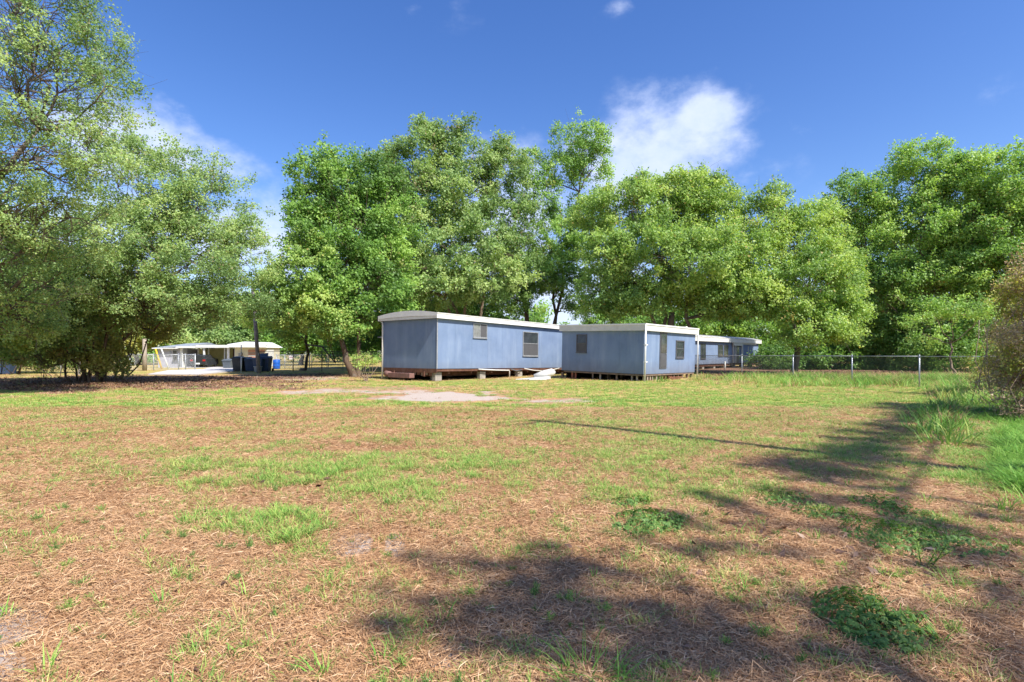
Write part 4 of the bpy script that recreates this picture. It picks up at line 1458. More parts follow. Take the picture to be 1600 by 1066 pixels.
# --- right-of-centre spreading oak
tree('oak_tree', 'yellow-green oak spreading its many boughs above the blue room addition', gbase(1052, 37),
     [(985, 330, 60, 50, 37), (1045, 320, 70, 50, 38), (1100, 330, 60, 48, 38), (950, 400, 60, 55, 36), (1030, 400, 90, 60, 35), (1110, 410, 80, 60, 35), (960, 460, 60, 34, 36), (1080, 455, 60, 26, 37),
      (930, 330, 40, 40, 38), (1120, 470, 60, 28, 36), (1070, 290, 50, 28, 38), (990, 475, 50, 22, 36), (1000, 285, 24, 18, 38), (1125, 303, 30, 26, 38), (1160, 460, 50, 34, 35)],
     'leaf_lime', leaf=0.165, per_m2=135, clump=0.72, dens=0.78, seed=15, bark='bark_grey',
     stems=[(0, 0, 1050, 488, 37, 0.34), (-0.2, 0, 1000, 450, 36.5, 0.15), (0.2, 0, 1085, 450, 37, 0.17), (0, 0.2, 1035, 440, 37.5, 0.16)], tint_bias=-0.05, dead=0.03, twigs=0.7)
# long bough that droops to the right behind the corner
tree('oak_tree', 'broad yellow-green oak whose skirt of leaves hangs over the chain-link fence', gbase(1240, 36),
     [(1200, 350, 55, 50, 37), (1160, 400, 55, 55, 36), (1250, 380, 60, 50, 36), (1300, 400, 45, 50, 36), (1190, 462, 65, 40, 34.5), (1270, 450, 75, 60, 34), (1310, 500, 50, 45, 33.5), (1268, 512, 62, 32, 33),
      (1205, 310, 30, 22, 37), (1280, 340, 40, 24, 37), (1325, 445, 28, 34, 35)],
     'leaf_lime', leaf=0.155, per_m2=140, clump=0.7, dens=0.82, seed=16, bark='bark_grey', r0=0.22, tint_bias=0.06, dead=0.03, twigs=0.5)
# --- woodland on the right
tree('oak_tree', 'deep green oak with ball-shaped outlying top left of the right-hand wood', gbase(1360, 46),
     [(1330, 310, 50, 34, 46), (1300, 335, 30, 22, 46), (1350, 370, 50, 36, 46), (1320, 420, 45, 34, 46), (1360, 470, 60, 50, 45), (1390, 350, 30, 50, 46), (1340, 530, 50, 30, 45), (1400, 430, 40, 40, 45)],
     'leaf_fresh', leaf=0.2, per_m2=90, clump=0.9, dens=0.68, seed=17, bark='bark_brown', r0=0.2, tint_bias=0.0, twigs=0.7)
tree('oak_tree', 'tallest oak of the right-hand wood, its crown top standing above the rest', gbase(1450, 45),
     [(1440, 245, 48, 24, 45), (1420, 300, 55, 48, 45), (1480, 290, 50, 44, 45), (1440, 370, 70, 46, 44), (1500, 380, 60, 54, 44), (1410, 430, 50, 40, 43.5), (1460, 450, 60, 40, 43), (1395, 480, 40, 36, 43)],
     'leaf_fresh', leaf=0.2, per_m2=95, clump=0.9, dens=0.72, seed=18, bark='bark_tan', stems=[(0, 0, 1452, 440, 44.5, 0.24), (0.8, 0.5, 1500, 400, 45, 0.18)], tint_bias=0.08, twigs=0.7)
tree('oak_tree', 'dense rounded oak at the right edge behind the brown thicket', gbase(1570, 42),
     [(1550, 275, 60, 40, 42), (1590, 300, 55, 60, 41), (1540, 350, 60, 60, 41.5), (1600, 400, 60, 70, 40), (1530, 430, 60, 46, 41), (1660, 330, 80, 110, 41), (1500, 270, 30, 28, 43)],
     'leaf_fresh', leaf=0.19, per_m2=100, clump=0.85, dens=0.72, seed=19, bark='bark_brown', r0=0.24, tint_bias=0.08, twigs=0.6)
tree('shrub', 'feathery bright green mimosa-like shrub in front of the right-hand wood', gbase(1490, 30),
     [(1490, 478, 50, 12, 30, 2.0), (1530, 488, 40, 10, 30, 1.5), (1455, 492, 36, 9, 31, 1.5), (1440, 520, 20, 20, 32, 1.5)],
     'leaf_fresh', leaf=0.13, per_m2=150, clump=0.6, dens=0.5, seed=20, bark='bark_tan', cat='shrub', r0=0.08, tint_bias=0.1, ragged=0.4)
tree('shrub', 'dense dark undergrowth shrub behind the fence under the spreading oak', gbase(1260, 45),
     [(1230, 560, 60, 22, 46), (1300, 560, 60, 24, 46), (1370, 550, 60, 34, 46)],
     'leaf_deep', leaf=0.19, per_m2=90, clump=0.75, dens=0.9, seed=21, bark='bark_brown', cat='shrub', r0=0.08, tint_bias=-0.1)
tree('shrub', 'dense undergrowth shrub behind the last fence posts before the thicket', gbase(1450, 42),
     [(1430, 560, 50, 26, 42), (1490, 545, 60, 40, 40), (1540, 520, 50, 50, 40), (1400, 520, 40, 40, 44), (1460, 530, 50, 30, 43)],
     'leaf_fresh', leaf=0.17, per_m2=100, clump=0.7, dens=0.8, seed=22, bark='bark_brown', cat='shrub', r0=0.08, tint_bias=-0.15)
# --- brown vine thicket on the right edge
tree('thicket', 'tangled thicket of withered brown vines and yellow-green leaves at the right edge', gbase(1600, 11.5),
     [(1635, 500, 50, 66, 11.5, 1.2), (1618, 590, 40, 56, 11, 1.0), (1660, 560, 70, 110, 10.5, 1.2), (1608, 450, 30, 34, 12, 0.6), (1605, 635, 36, 26, 10.2, 0.7), (1640, 420, 40, 40, 11, .8)],
     'leaf_dead', leaf=0.05, per_m2=600, clump=0.26, dens=0.7, seed=23, bark='bark_tan', cat='thicket', r0=0.03, inner=0.3, twigs=1.2, dead=0.38,
     stems=[(0.1 * k, -0.5 + 0.15 * k, 1585 + 9 * k, 520 - 12 * (k % 4), 11.5, 0.014) for k in range(9)], crown_name='foliage', limb_name='vine')
tree('thicket', 'olive and brown vine-covered mound where the chain-link fence disappears', gbase(1560, 15.5),
     [(1585, 520, 32, 44, 16.5, 1.2), (1568, 572, 30, 32, 16, 1.2), (1605, 470, 34, 26, 16, 1.0), (1600, 560, 36, 56, 15, 1.0), (1545, 585, 20, 16, 17, .8)],
     'leaf_olive', leaf=0.06, per_m2=420, clump=0.26, dens=0.62, seed=24, bark='bark_tan', cat='thicket', r0=0.03, inner=0.3, twigs=1.1, dead=0.3,
     stems=[(0.2 * k - 0.6, -0.3 + 0.1 * k, 1530 + 8 * k, 500 + 10 * (k % 3), 16, 0.015) for k in range(8)], crown_name='foliage', limb_name='vine')
tree('thicket', 'green leafy vine mass draped over the top of the brown thicket', gbase(1625, 12.2),
     [(1640, 450, 70, 36, 11.8, 1.0), (1600, 560, 26, 34, 10.6, 0.5), (1600, 480, 24, 26, 12.4, 0.6)],
     'leaf_olive', leaf=0.075, per_m2=360, clump=0.26, dens=0.6, seed=25, bark='bark_brown', cat='thicket', r0=0.03, inner=0.3, dead=0.15, crown_name='foliage', limb_name='vine')
# hanging bare vines
rng = np.random.default_rng(50)
vt = thing('vine_tangle', 'curtain of bare tan vines hanging down the face of the brown thicket', 'vines', (9.9, 10.6, 0))
for k in range(80):
    x0 = rng.uniform(-0.1, 1.4)
    z1 = rng.uniform(0.9, 2.5)
    y0 = rng.uniform(-0.3, 0.9) + 0.2 * x0
    x1, y1 = x0 + rng.normal() * 0.35, y0 + rng.normal() * 0.3
    MB().tube(bend((x1, y1 - 0.15, 0.0), (x0, y0, z1), rng, 6, 0.16), 0.003 + 0.005 * rng.random(), 4, cap=False).build('vine', M['twig'], vt, smooth=True)
# --- little half-bare shrub at the trailer's corner
tree('shrub', 'half-bare twiggy shrub with yellow-green tips at the left corner of the long trailer', gbase(572, 25.5),
     [(560, 562, 11, 10, 25.5, .35), (580, 560, 11, 10, 25.5, .35), (571, 568, 16, 9, 25.5, .4)],
     'leaf_lime', leaf=0.075, per_m2=260, clump=0.2, dens=0.55, seed=26, bark='twig', cat='shrub', twigs=1.5, tint_bias=0.3,
     stems=[(0.06 * math.cos(k), 0.06 * math.sin(k), 551 + 4.2 * k, 574 - 7 * (k % 3), 25.5, 0.014) for k in range(11)], dead=0.1)
# --- woods far behind, trees that close the horizon
far = [('broad pale green tree beyond the white house roof', 330, 66, [(330, 500, 70, 36, 66), (280, 480, 60, 40, 67), (390, 500, 60, 32, 66), (340, 525, 90, 16, 64)], 'leaf_grey', 31),
       ('olive tree beyond the left end of the white house', 215, 64, [(200, 520, 60, 32, 64), (150, 500, 60, 40, 66), (250, 510, 40, 28, 64)], 'leaf_olive', 32),
       ('dark green tree beyond the silver gates', 470, 62, [(450, 530, 55, 22, 62), (510, 530, 55, 24, 62), (420, 500, 50, 34, 66), (550, 530, 50, 26, 64)], 'leaf_deep', 33),
       ('pale far-off tree seen through the gap right of the dark trunk', 940, 95, [(930, 490, 32, 20, 95), (965, 480, 40, 30, 95), (1010, 490, 50, 26, 93)], 'leaf_grey', 34),
       ('dark tree behind the room addition under the oak boughs', 1080, 70, [(1060, 505, 60, 26, 70), (1120, 500, 60, 34, 68), (1000, 515, 40, 16, 72), (1190, 510, 60, 36, 66)], 'leaf_deep', 35),
       ('large shaded oak deep in the right-hand wood', 1400, 62, [(1380, 420, 80, 80, 62), (1470, 430, 80, 90, 62), (1560, 400, 90, 110, 60), (1320, 500, 60, 50, 62), (1440, 520, 90, 40, 60), (1640, 460, 80, 90, 58)], 'leaf_fresh', 36),
       ('left-edge background oak beyond the fence', 40, 58, [(40, 450, 80, 70, 58), (-40, 420, 80, 100, 58), (110, 500, 60, 44, 58), (20, 540, 90, 30, 56)], 'leaf_fresh', 37)]
for lab, px, d, lb, mt, sd in far:
    tree('oak_tree', lab, gbase(px, d), lb, mt, leaf=0.3, per_m2=42, clump=1.2, dens=0.85, seed=sd, bark='bark_brown', tint_bias=-0.05, twigs=0.3)
def treeline():
    rng = np.random.default_rng(61)
    cl = []
    for k in range(900):
        a = rng.uniform(-0.95, 0.95)
        d = rng.uniform(78, 96)
        hmax = 6.5 + 4.5 * vnoise(np.array([a * 14.0]), np.array([3.0]))[0]
        if abs(a * 850 + 800 - 890) < 40:
            hmax *= 0.55
        cl.append((a * d, d, hmax * rng.random() ** 0.8, rng.uniform(1.2, 2.0), 0.45 + rng.normal() * 0.15))
    me, n = crown_mesh('treeline', M['leaf_deep'], rng, cl, 12, 0.5)
    o = bpy.data.objects.new('treeline', me)
    COL.objects.link(o)
    tag(o, kind='stuff')


treeline()
# --- tree behind the camera on the right: dapples the corner of the yard
SH = [(790, 930, .3), (840, 900, .3), (900, 900, .3), (940, 960, .35), (1000, 950, .35), (860, 960, .3), (1010, 1040, .3), (760, 905, .35), (700, 880, .25), (650, 960, .22), (820, 960, .35), (900, 930, .35), (860, 1010, .4), (980, 990, .4), (1060, 940, .35), (1120, 1000, .35), (760, 1000, .3), (960, 890, .3), (1040, 860, .3),
      (1180, 950, .3), (1180, 870, .35), (1090, 820, .3), (1180, 800, .35), (1250, 775, .35), (1310, 790, .4), (1250, 830, .3), (1360, 800, .4), (1430, 830, .4), (1500, 850, .4), (1560, 890, .35), (1330, 760, .35),
      (1335, 742, .4), (1310, 730, .35), (1350, 728, .35), (1370, 716, .4), (1340, 712, .3), (1390, 704, .35), (1400, 694, .4), (1375, 690, .3), (1412, 684, .4), (1420, 675, .4), (1398, 672, .3), (1432, 664, .4), (1442, 655, .4), (1422, 655, .3), (1452, 646, .4), (1462, 638, .35), (1250, 1010, .3), (1340, 1040, .3), (1560, 1000, .3), (1500, 1020, .3), (1420, 1050, .3), (1050, 1050, .35), (930, 1050, .3), (1600, 820, .4), (1100, 780, .22), (1030, 815, .25),
      (1290, 735, .3), (1480, 900, .2), (800, 880, .3), (880, 870, .25), (590, 985, .15), (700, 960, .3), (1590, 950, .4)]
tb = Vector((11.0, -4.0, 0))
rng = np.random.default_rng(77)
cl = []
for px, py, r in SH:
    g = G(px, py)
    for k in range(6):
        h = rng.uniform(7.0, 9.5)
        q = g + SUN_DIR * (h / SUN_DIR.z)
        j = rng.normal(size=3) * r * 0.45
        cl.append((q.x + j[0] - tb.x, q.y + j[1] - tb.y, q.z + j[2], r * rng.uniform(0.4, 0.7), 0.5 + rng.normal() * 0.15))
ga, gb = G(1322, 756), G(1466, 636)
side = Vector((-(gb - ga).y, (gb - ga).x, 0)).normalized()
for k in range(110):
    f = rng.random()
    q = ga.lerp(gb, f) + side * rng.uniform(0.05, 0.3 + 0.75 * (1 - f)) + SUN_DIR * (rng.uniform(7.5, 9.0) / SUN_DIR.z)
    cl.append((q.x - tb.x, q.y - tb.y, q.z, rng.uniform(0.28, 0.45), 0.5))
for k in range(160):
    a = rng.uniform(0, 2 * math.pi)
    rr_ = rng.uniform(0.5, 4.2)
    cl.append((rr_ * math.cos(a) + 1.0, rr_ * math.sin(a) - 6.5, rng.uniform(6.5, 11), rng.uniform(0.4, 0.8), 0.5))
t = thing('oak_tree', 'overhanging oak standing outside the view on the right, whose boughs shade the near grass', 'tree', tb)
me, n = crown_mesh('crown', M['leaf_oak'], rng, cl, 95, 0.12)
o = bpy.data.objects.new('crown', me)
COL.objects.link(o)
o.parent = t
MB().tube([(0, 0, -0.3), (0, 0, 0.2), (0.1, 0.1, 3), (-0.5, 0.3, 6.5)], [0.45, 0.36, 0.3, 0.22], 10).build('trunk', M['bark_grey'], t, smooth=True)
for tgt in ((-5, 1.5, 8.2), (-3, 5, 8.2), (0.5, 9.0, 8.2), (-8, 1.0, 8.2), (-2, -3, 8.5)):
    MB().tube(bend((-0.4, 0.3, 5.8), tgt, rng, 6, 0.08), [0.17, 0.14, 0.11, 0.09, 0.07, 0.05, 0.03], 7).build('limb', M['bark_grey'], t, smooth=True)
print('leaves', NLEAF)

# ------------------------------------------------------------------ grass, straw, weeds
SRC = bpy.data.collections.new('tuft_sources')     # not linked to the scene: geometry nodes read from it


def blades(rng, n, spread, h, w, lean, bent=0.5, segs=2, z0=0.0, flat=False):
    V = []
    for i in range(n):
        a = rng.uniform(0, 2 * math.pi)
        r = spread * math.sqrt(rng.random())
        base = np.array([r * math.cos(a), r * math.sin(a), z0])
        hd = a + rng.normal() * 0.8
        L = h * rng.uniform(0.5, 1.2)
        ln = lean * rng.uniform(0.3, 1.3)
        d = np.array([math.cos(hd), math.sin(hd), 0])
        side = np.array([-math.sin(hd), math.cos(hd), 0])
        tw = rng.normal() * 0.4
        side = side * math.cos(tw) + d * math.sin(tw)
        pts = []
        for k in range(segs + 1):
            f = k / segs
            out = L * (math.sin(ln) * f + bent * 0.5 * f * f * math.sin(ln + 0.4))
            up = L * (math.cos(ln) * f - bent * 0.35 * f * f)
            pts.append(base + d * out + np.array([0, 0, max(0.0, up)]))
        for k in range(segs):
            w0 = w * (1 - 0.8 * k / segs)
            w1 = w * (1 - 0.8 * (k + 1) / segs)
            V.append([pts[k] - side * w0 / 2, pts[k] + side * w0 / 2, pts[k + 1] + side * w1 / 2, pts[k + 1] - side * w1 / 2])
    return np.array(V)


def straw_patch(rng, n, rad, L, w):
    V = []
    for i in range(n):
        a = rng.uniform(0, 2 * math.pi)
        r = rad * math.sqrt(rng.random())
        c = np.array([r * math.cos(a), r * math.sin(a), 0.003 + rng.random() ** 2 * 0.018])
        hd = rng.uniform(0, 2 * math.pi)
        tilt = rng.normal() * 0.16
        d = np.array([math.cos(hd) * math.cos(tilt), math.sin(hd) * math.cos(tilt), math.sin(tilt)])
        s = np.array([-math.sin(hd), math.cos(hd), rng.normal() * 0.4])
        l = L * rng.uniform(0.4, 1.3)
        cu = s * l * rng.normal() * 0.12
        ww = w * rng.uniform(0.6, 1.3)
        p0, p1, p2 = c - d * l / 2, c + cu, c + d * l / 2
        V.append([p0 - s * ww / 4, p0 + s * ww / 4, p1 + s * ww / 2, p1 - s * ww / 2])
        V.append([p1 - s * ww / 2, p1 + s * ww / 2, p2 + s * ww / 4, p2 - s * ww / 4])
    return np.array(V)


def source(name, V, mat, rng):
    tint = np.repeat(rng.random(len(V) // 2 + 1), 2)[:len(V)]
    me = quads_mesh(name, V, mat, tint)
    o = bpy.data.objects.new(name, me)
    return o


def scatter(name, label, variants, pts, rotz, scl, tilt=None):
    """one object: the variants (meshes) instanced on points by geometry nodes"""
    c = bpy.data.collections.new(name + '_source')
    for k, v in enumerate(variants):
        v.name = f'{name}_{k:02d}'
        c.objects.link(v)
    me = bpy.data.meshes.new(name)
    n = len(pts)
    me.vertices.add(n)
    me.vertices.foreach_set('co', np.asarray(pts, dtype=np.float32).ravel())
    rot = np.zeros((n, 3), dtype=np.float32)
    rot[:, 2] = rotz
    if tilt is not None:
        rot[:, :2] = tilt
    me.attributes.new('rot', 'FLOAT_VECTOR', 'POINT').data.foreach_set('vector', rot.ravel())
    me.attributes.new('scl', 'FLOAT', 'POINT').data.foreach_set('value', np.asarray(scl, dtype=np.float32))
    rg = np.random.default_rng(len(name) + n)
    me.attributes.new('pick', 'INT', 'POINT').data.foreach_set('value', rg.integers(0, len(variants), n).astype(np.int32))
    me.update()
    o = bpy.data.objects.new(name, me)
    COL.objects.link(o)
    tag(o, kind='stuff')
    ng = bpy.data.node_groups.new(name + '_nodes', 'GeometryNodeTree')
    ng.interface.new_socket('Geometry', in_out='INPUT', socket_type='NodeSocketGeometry')
    ng.interface.new_socket('Geometry', in_out='OUTPUT', socket_type='NodeSocketGeometry')
    N, Lk = ng.nodes, ng.links
    gi, go = N.new('NodeGroupInput'), N.new('NodeGroupOutput')
    iop = N.new('GeometryNodeInstanceOnPoints')
    ci = N.new('GeometryNodeCollectionInfo')
    ci.inputs['Collection'].default_value = c
    ci.inputs['Separate Children'].default_value = True
    ci.inputs['Reset Children'].default_value = True

    def attr(nm, ty):
        a = N.new('GeometryNodeInputNamedAttribute')
        a.data_type = ty
        a.inputs[0].default_value = nm
        return a.outputs[0]
    Lk.new(gi.outputs[0], iop.inputs['Points'])
    Lk.new(ci.outputs[0], iop.inputs['Instance'])
    iop.inputs['Pick Instance'].default_value = True
    Lk.new(attr('pick', 'INT'), iop.inputs['Instance Index'])
    Lk.new(attr('rot', 'FLOAT_VECTOR'), iop.inputs['Rotation'])
    sc = N.new('ShaderNodeCombineXYZ')
    sa = attr('scl', 'FLOAT')
    for k in range(3):
        Lk.new(sa, sc.inputs[k])
    Lk.new(sc.outputs[0], iop.inputs['Scale'])
    Lk.new(iop.outputs[0], go.inputs[0])
    m = o.modifiers.new('scatter', 'NODES')
    m.node_group = ng
    return o


def field(rng, n, d0, d1, margin=1.06, dmin_pow=1.0):
    """n ground points seen between depths d0 and d1, evenly by area times depth**-dmin_pow"""
    u = rng.random(n)
    k = 2 - dmin_pow
    if abs(k) < 1e-6:
        y = d0 * (d1 / d0) ** u
    else:
        y = (d0 ** k + u * (d1 ** k - d0 ** k)) ** (1 / k)
    x = rng.uniform(-0.9412 * margin, 0.9412 * margin, n) * y
    return x, y


def clear_of(x, y):
    """mask of points outside the buildings, driveway and the sand"""
    A = P(682, 577, 25.5)
    rx, ry = x - A.x, y - A.y
    u = rx * 0.617 + ry * 0.787
    v = -rx * 0.787 + ry * 0.617
    m = ~((u > 0.25) & (u < 15) & (v > 0.25) & (v < 3.8))
    qx, qy = 800 + 850 * x / y, 553 + 1105 / y
    m &= ~((qx > 228) & (qx < 395) & (qy > 574) & (qy < 589.5))
    C = P(1005, 585, 25.5)
    rx, ry = x - C.x, y - C.y
    u = rx * 0.672 + ry * 0.74
    v = -rx * 0.74 + ry * 0.672
    m &= ~((u > 0.2) & (u < 5.6) & (v > 0.2) & (v < 4.7))
    return m


rng = np.random.default_rng(123)
# dry straw mat, near
x, y = field(rng, 6800, 1.6, 13, dmin_pow=1.0)
g, s, l = cover(x, y)
sn = s
for dx, dy in ((0.17, 0), (-0.17, 0), (0, 0.17), (0, -0.17)):
    sn = np.maximum(sn, cover(x + dx, y + dy)[1])
keep = (np.where(y < 8, sn, s) + 0.25 * (fbm(x, y, 3) - 0.5) < np.where(y < 8, 0.5, 0.3))
keep |= rng.random(len(x)) < 0.13
x, y = x[keep], y[keep]
var = [source('s', straw_patch(rng, 330, 0.26, 0.052, 0.0026), M['straw'], rng) for _ in range(5)]
scatter('straw_litter', None, var, np.stack([x, y, ground_z(x, y)], 1), rng.uniform(0, 6.28, len(x)), 0.8 + 0.5 * rng.random(len(x)) + 0.05 * y)
# dry upright stubble tufts
x, y = field(rng, 26000, 1.8, 34, dmin_pow=1.0)
g, s, l = cover(x, y)
keep = (rng.random(len(x)) < np.clip(1.1 - 2.2 * s, 0.03, 1) * (0.25 + 0.75 * fbm(x, y, 1.1))) & clear_of(x, y)
x, y = x[keep], y[keep]
var = [source('s', blades(rng, 16, 0.07, 0.055, 0.0042, 1.1, 0.8), M['straw'], rng) for _ in range(5)]
scatter('dead_grass', None, var, np.stack([x, y, ground_z(x, y)], 1), rng.uniform(0, 6.28, len(x)), (0.7 + 0.6 * rng.random(len(x))) * (1 + y / 22))
# living grass
xa, ya = field(rng, 40000, 1.9, 9, dmin_pow=0.7)
xb, yb = field(rng, 135000, 4.5, 40, dmin_pow=1.1)
x, y = np.concatenate([xa, xb]), np.concatenate([ya, yb])
g, s, l = cover(x, y)
pr = np.clip((g - 0.12) * 1.7 + 1.3 * (fbm(x, y, 2.2) - 0.5) * (g > 0.08), 0, 1)
pr = pr * np.clip((fbm(x + 3, y, 5.5, 2) - 0.33) * 5, 0.06, 1)
keep = (rng.random(len(x)) < pr) & clear_of(x, y)
isnear = (np.arange(len(x)) < len(xa)) & (y < 6 + 3 * rng.random(len(x)))
isfar = (np.arange(len(x)) >= len(xa)) & (y > 4.5 + 3.5 * rng.random(len(x)))
keep &= isnear | isfar
x, y, g, near = x[keep], y[keep], g[keep], isnear[keep]
var = [source('s', blades(rng, 15, 0.05, 0.09, 0.0058, 0.6, 0.7), M['grass'], rng) for _ in range(6)]
scatter('grass', None, var, np.stack([x[near], y[near], ground_z(x[near], y[near])], 1), rng.uniform(0, 6.28, near.sum()), (0.55 + 0.6 * rng.random(near.sum())) * (0.7 + 0.5 * g[near]))
fr = ~near
var = [source('s', blades(rng, 22, 0.13, 0.075, 0.009, 0.7, 0.7), M['grass'], rng) for _ in range(6)]
scatter('lawn_grass', None, var, np.stack([x[fr], y[fr], ground_z(x[fr], y[fr])], 1), rng.uniform(0, 6.28, fr.sum()), (0.6 + 0.6 * rng.random(fr.sum())) * np.clip(1.25 - y[fr] / 45, 0.45, 1.1) * np.clip(0.55 + y[fr] / 22, 0, 1))
# lush weeds along the fence and the right bank
x, y = [], []
r_ = np.random.default_rng(9)
for (px, py, rx, ry, n) in ((1330, 596, 190, 8, 900), (1540, 612, 70, 12, 700), (1596, 690, 40, 44, 520), (1612, 735, 44, 36, 620), (1490, 650, 60, 34, 120), (1560, 640, 46, 20, 500), (1250, 592, 160, 5, 700), (1450, 592, 90, 6, 500)):
    a = r_.normal(size=(n, 2)) * 0.5
    pp = [G(px + rx * q[0], max(575, py + ry * q[1])) for q in a]
    x += [q.x for q in pp]
    y += [q.y for q in pp]
x, y = np.array(x), np.array(y)
k = clear_of(x, y)
x, y = x[k], y[k]
tall = (850 * x / y + 800 > 1500) & (y < 13)
var = [source('s', blades(r_, 20, 0.09, 0.36, 0.013, 0.55, 1.1, 3), M['grass_deep'], r_) for _ in range(5)]
scatter('tall_grass', None, var, np.stack([x[tall], y[tall], ground_z(x[tall], y[tall])], 1), r_.uniform(0, 6.28, tall.sum()), (0.25 + 0.85 * r_.random(tall.sum())) * (0.35 + 0.9 * fbm(x[tall], y[tall], 1.3)))
tl = ~tall
var = [source('s', blades(r_, 20, 0.14, 0.3, 0.016, 0.5, 0.9), M['grass' if q % 2 else 'grass_deep'], r_) for q in range(4)] + [source('s', blades(r_, 14, 0.14, 0.36, 0.012, 0.4, 0.7), M['straw'], r_)]
scatter('fence_weeds', None, var, np.stack([x[tl], y[tl], ground_z(x[tl], y[tl])], 1), r_.uniform(0, 6.28, tl.sum()), (0.5 + 1.0 * r_.random(tl.sum())) * (0.4 + 1.3 * fbm(x[tl], y[tl], 0.8)))
# fallen leaves and mulch crumbs under the left trees, and a few about the yard
def leaf_bits(rng, n, rad, L):
    C = np.stack([rng.normal(size=n) * rad, rng.normal(size=n) * rad, 0.01 + 0.02 * rng.random(n)], 1)
    N = norm(np.stack([rng.normal(size=n) * 0.5, rng.normal(size=n) * 0.5, np.ones(n)], 1))
    LL = L * (0.6 + 0.8 * rng.random(n))
    return leaf_quads(rng, C, N, LL, LL * 0.5)
M['leaf_litter'] = mat_blade('fallen_leaf', [(0, (0.05, 0.028, 0.02)), (0.4, (0.14, 0.075, 0.05)), (0.75, (0.26, 0.16, 0.11)), (1, (0.40, 0.30, 0.22))], 0.05)
x, y = field(rng, 9000, 2.0, 40, dmin_pow=0.6)
g, s, l = cover(x, y)
keep = rng.random(len(x)) < np.where(y < 9, np.clip(l, 0.05, 1) * 0.5, np.clip(l * 1.6 - 0.45, 0, 1))
x, y = x[keep], y[keep]
var = [source('s', leaf_bits(rng, 14, 0.22, 0.055), M['leaf_litter'], rng) for _ in range(4)]
scatter('fallen_leaves', None, var, np.stack([x, y, ground_z(x, y)], 1), rng.uniform(0, 6.28, len(x)), 0.7 + 0.6 * rng.random(len(x)) + y / 40)


# ------------------------------------------------------------------ single weeds
def feathery(rng, h):
    """little dog-fennel ball: fine leaves round a short stem"""
    V = []
    for i in range(9):
        d = norm(np.array([rng.normal(), rng.normal(), abs(rng.normal()) + 0.9]))
        Ls = h * rng.uniform(0.55, 1.0)
        n = 12
        for k in range(n):
            f = 0.2 + 0.8 * k / n
            p = d * Ls * f
            q = norm(d * 0.7 + rng.normal(size=3) * 0.8) * h * 0.3
            s = norm(np.cross(q, rng.normal(size=3))) * h * 0.022
            V.append([p - s, p + s, p + q + s * 0.3, p + q - s * 0.3])
        s = norm(np.cross(d, [0, 0, 1.0])) * h * 0.02
        V.append([-s, s, d * Ls + s * 0.4, d * Ls - s * 0.4])
    return np.array(V)


def broadleaf(rng, rad, h, n):
    V = []
    for i in range(n):
        a = rng.uniform(0, 2 * math.pi)
        r = rad * math.sqrt(rng.random())
        lump = 0.45 + 0.75 * vnoise(np.array([math.cos(a) * r / rad * 3 + h * 90]), np.array([math.sin(a) * r / rad * 3 + 7.0]))[0]
        if lump < 0.62 and r > 0.55 * rad:
            continue
        z = h * (0.15 + 0.85 * rng.random()) * (1 - 0.5 * (r / rad) ** 2) * lump
        c = np.array([r * math.cos(a) * 1.25, r * math.sin(a), z])
        out = np.array([math.cos(a), math.sin(a), 0.0])
        N = norm(out * 0.5 + np.array([0, 0, 1.0]) + rng.normal(size=3) * 0.35)
        for k in range(5):
            an = (k - 2) * 0.5 + rng.normal() * 0.15
            d = norm(np.cross(N, np.cross(out, N)))
            s = np.cross(N, d)
            dd = d * math.cos(an) + s * math.sin(an)
            ss = -d * math.sin(an) + s * math.cos(an)
            L = rng.uniform(0.014, 0.03)
            q = c + dd * L - N * L * 0.2
            V.append([c, c + dd * L * 0.5 + ss * L * 0.2, q, c + dd * L * 0.5 - ss * L * 0.2])
    return np.array(V)


def stems_mb(rng, rad, h, n, r=0.003):
    mb = MB()
    for i in range(n):
        a = rng.uniform(0, 6.28)
        q = rad * math.sqrt(rng.random())
        mb.tube([(0.02 * math.cos(a), 0.02 * math.sin(a), 0), (q * 0.5 * math.cos(a), q * 0.5 * math.sin(a), h * 0.6), (q * math.cos(a), q * math.sin(a), h * 0.8)], [r, r * 0.8, r * 0.4], 4, cap=False)
    return mb


def plant(name, label, px, py, V, mat, stems, group=None, cat='weed', seed=1):
    g_ = G(px, py)
    t = thing(name, label, cat, (g_.x, g_.y, gz(g_.x, g_.y)), seed * 1.3, group)
    rg = np.random.default_rng(seed)
    me = quads_mesh('leaves', V, M[mat], np.clip(0.5 + rg.normal(size=len(V)) * 0.2, 0, 1), np.zeros(len(V)))
    o = bpy.data.objects.new('leaves', me)
    COL.objects.link(o)
    o.parent = t
    stems.build('stem', M['weed'], t)
    return t


rw = np.random.default_rng(321)
plant('leafy_weed', 'large patch of broad-leaved green weed low on the ground in the near shade', 1360, 975, broadleaf(rw, 0.24, 0.13, 858), 'weed', stems_mb(rw, 0.22, 0.12, 30), seed=1)
plant('leafy_weed', 'small broad-leaved shoot touching the front of the large weed patch', 1352, 1003, broadleaf(rw, 0.08, 0.07, 104), 'weed', stems_mb(rw, 0.07, 0.06, 6), seed=2)
plant('leafy_weed', 'dense dark green weed cushion at the upper edge of the shadow', 1015, 822, broadleaf(rw, 0.26, 0.12, 676), 'weed', stems_mb(rw, 0.2, 0.1, 20), seed=3)
plant('leafy_weed', 'yellow-green grassy cushion beside the dense dark weed', 978, 838, blades(rw, 130, 0.12, 0.15, 0.006, 0.8, 1.0), 'weed', stems_mb(rw, 0.05, 0.05, 4), seed=4)
plant('leafy_weed', 'round green weed above the dense dark cushion', 985, 790, broadleaf(rw, 0.14, 0.1, 234), 'weed', stems_mb(rw, 0.1, 0.08, 8), seed=5)
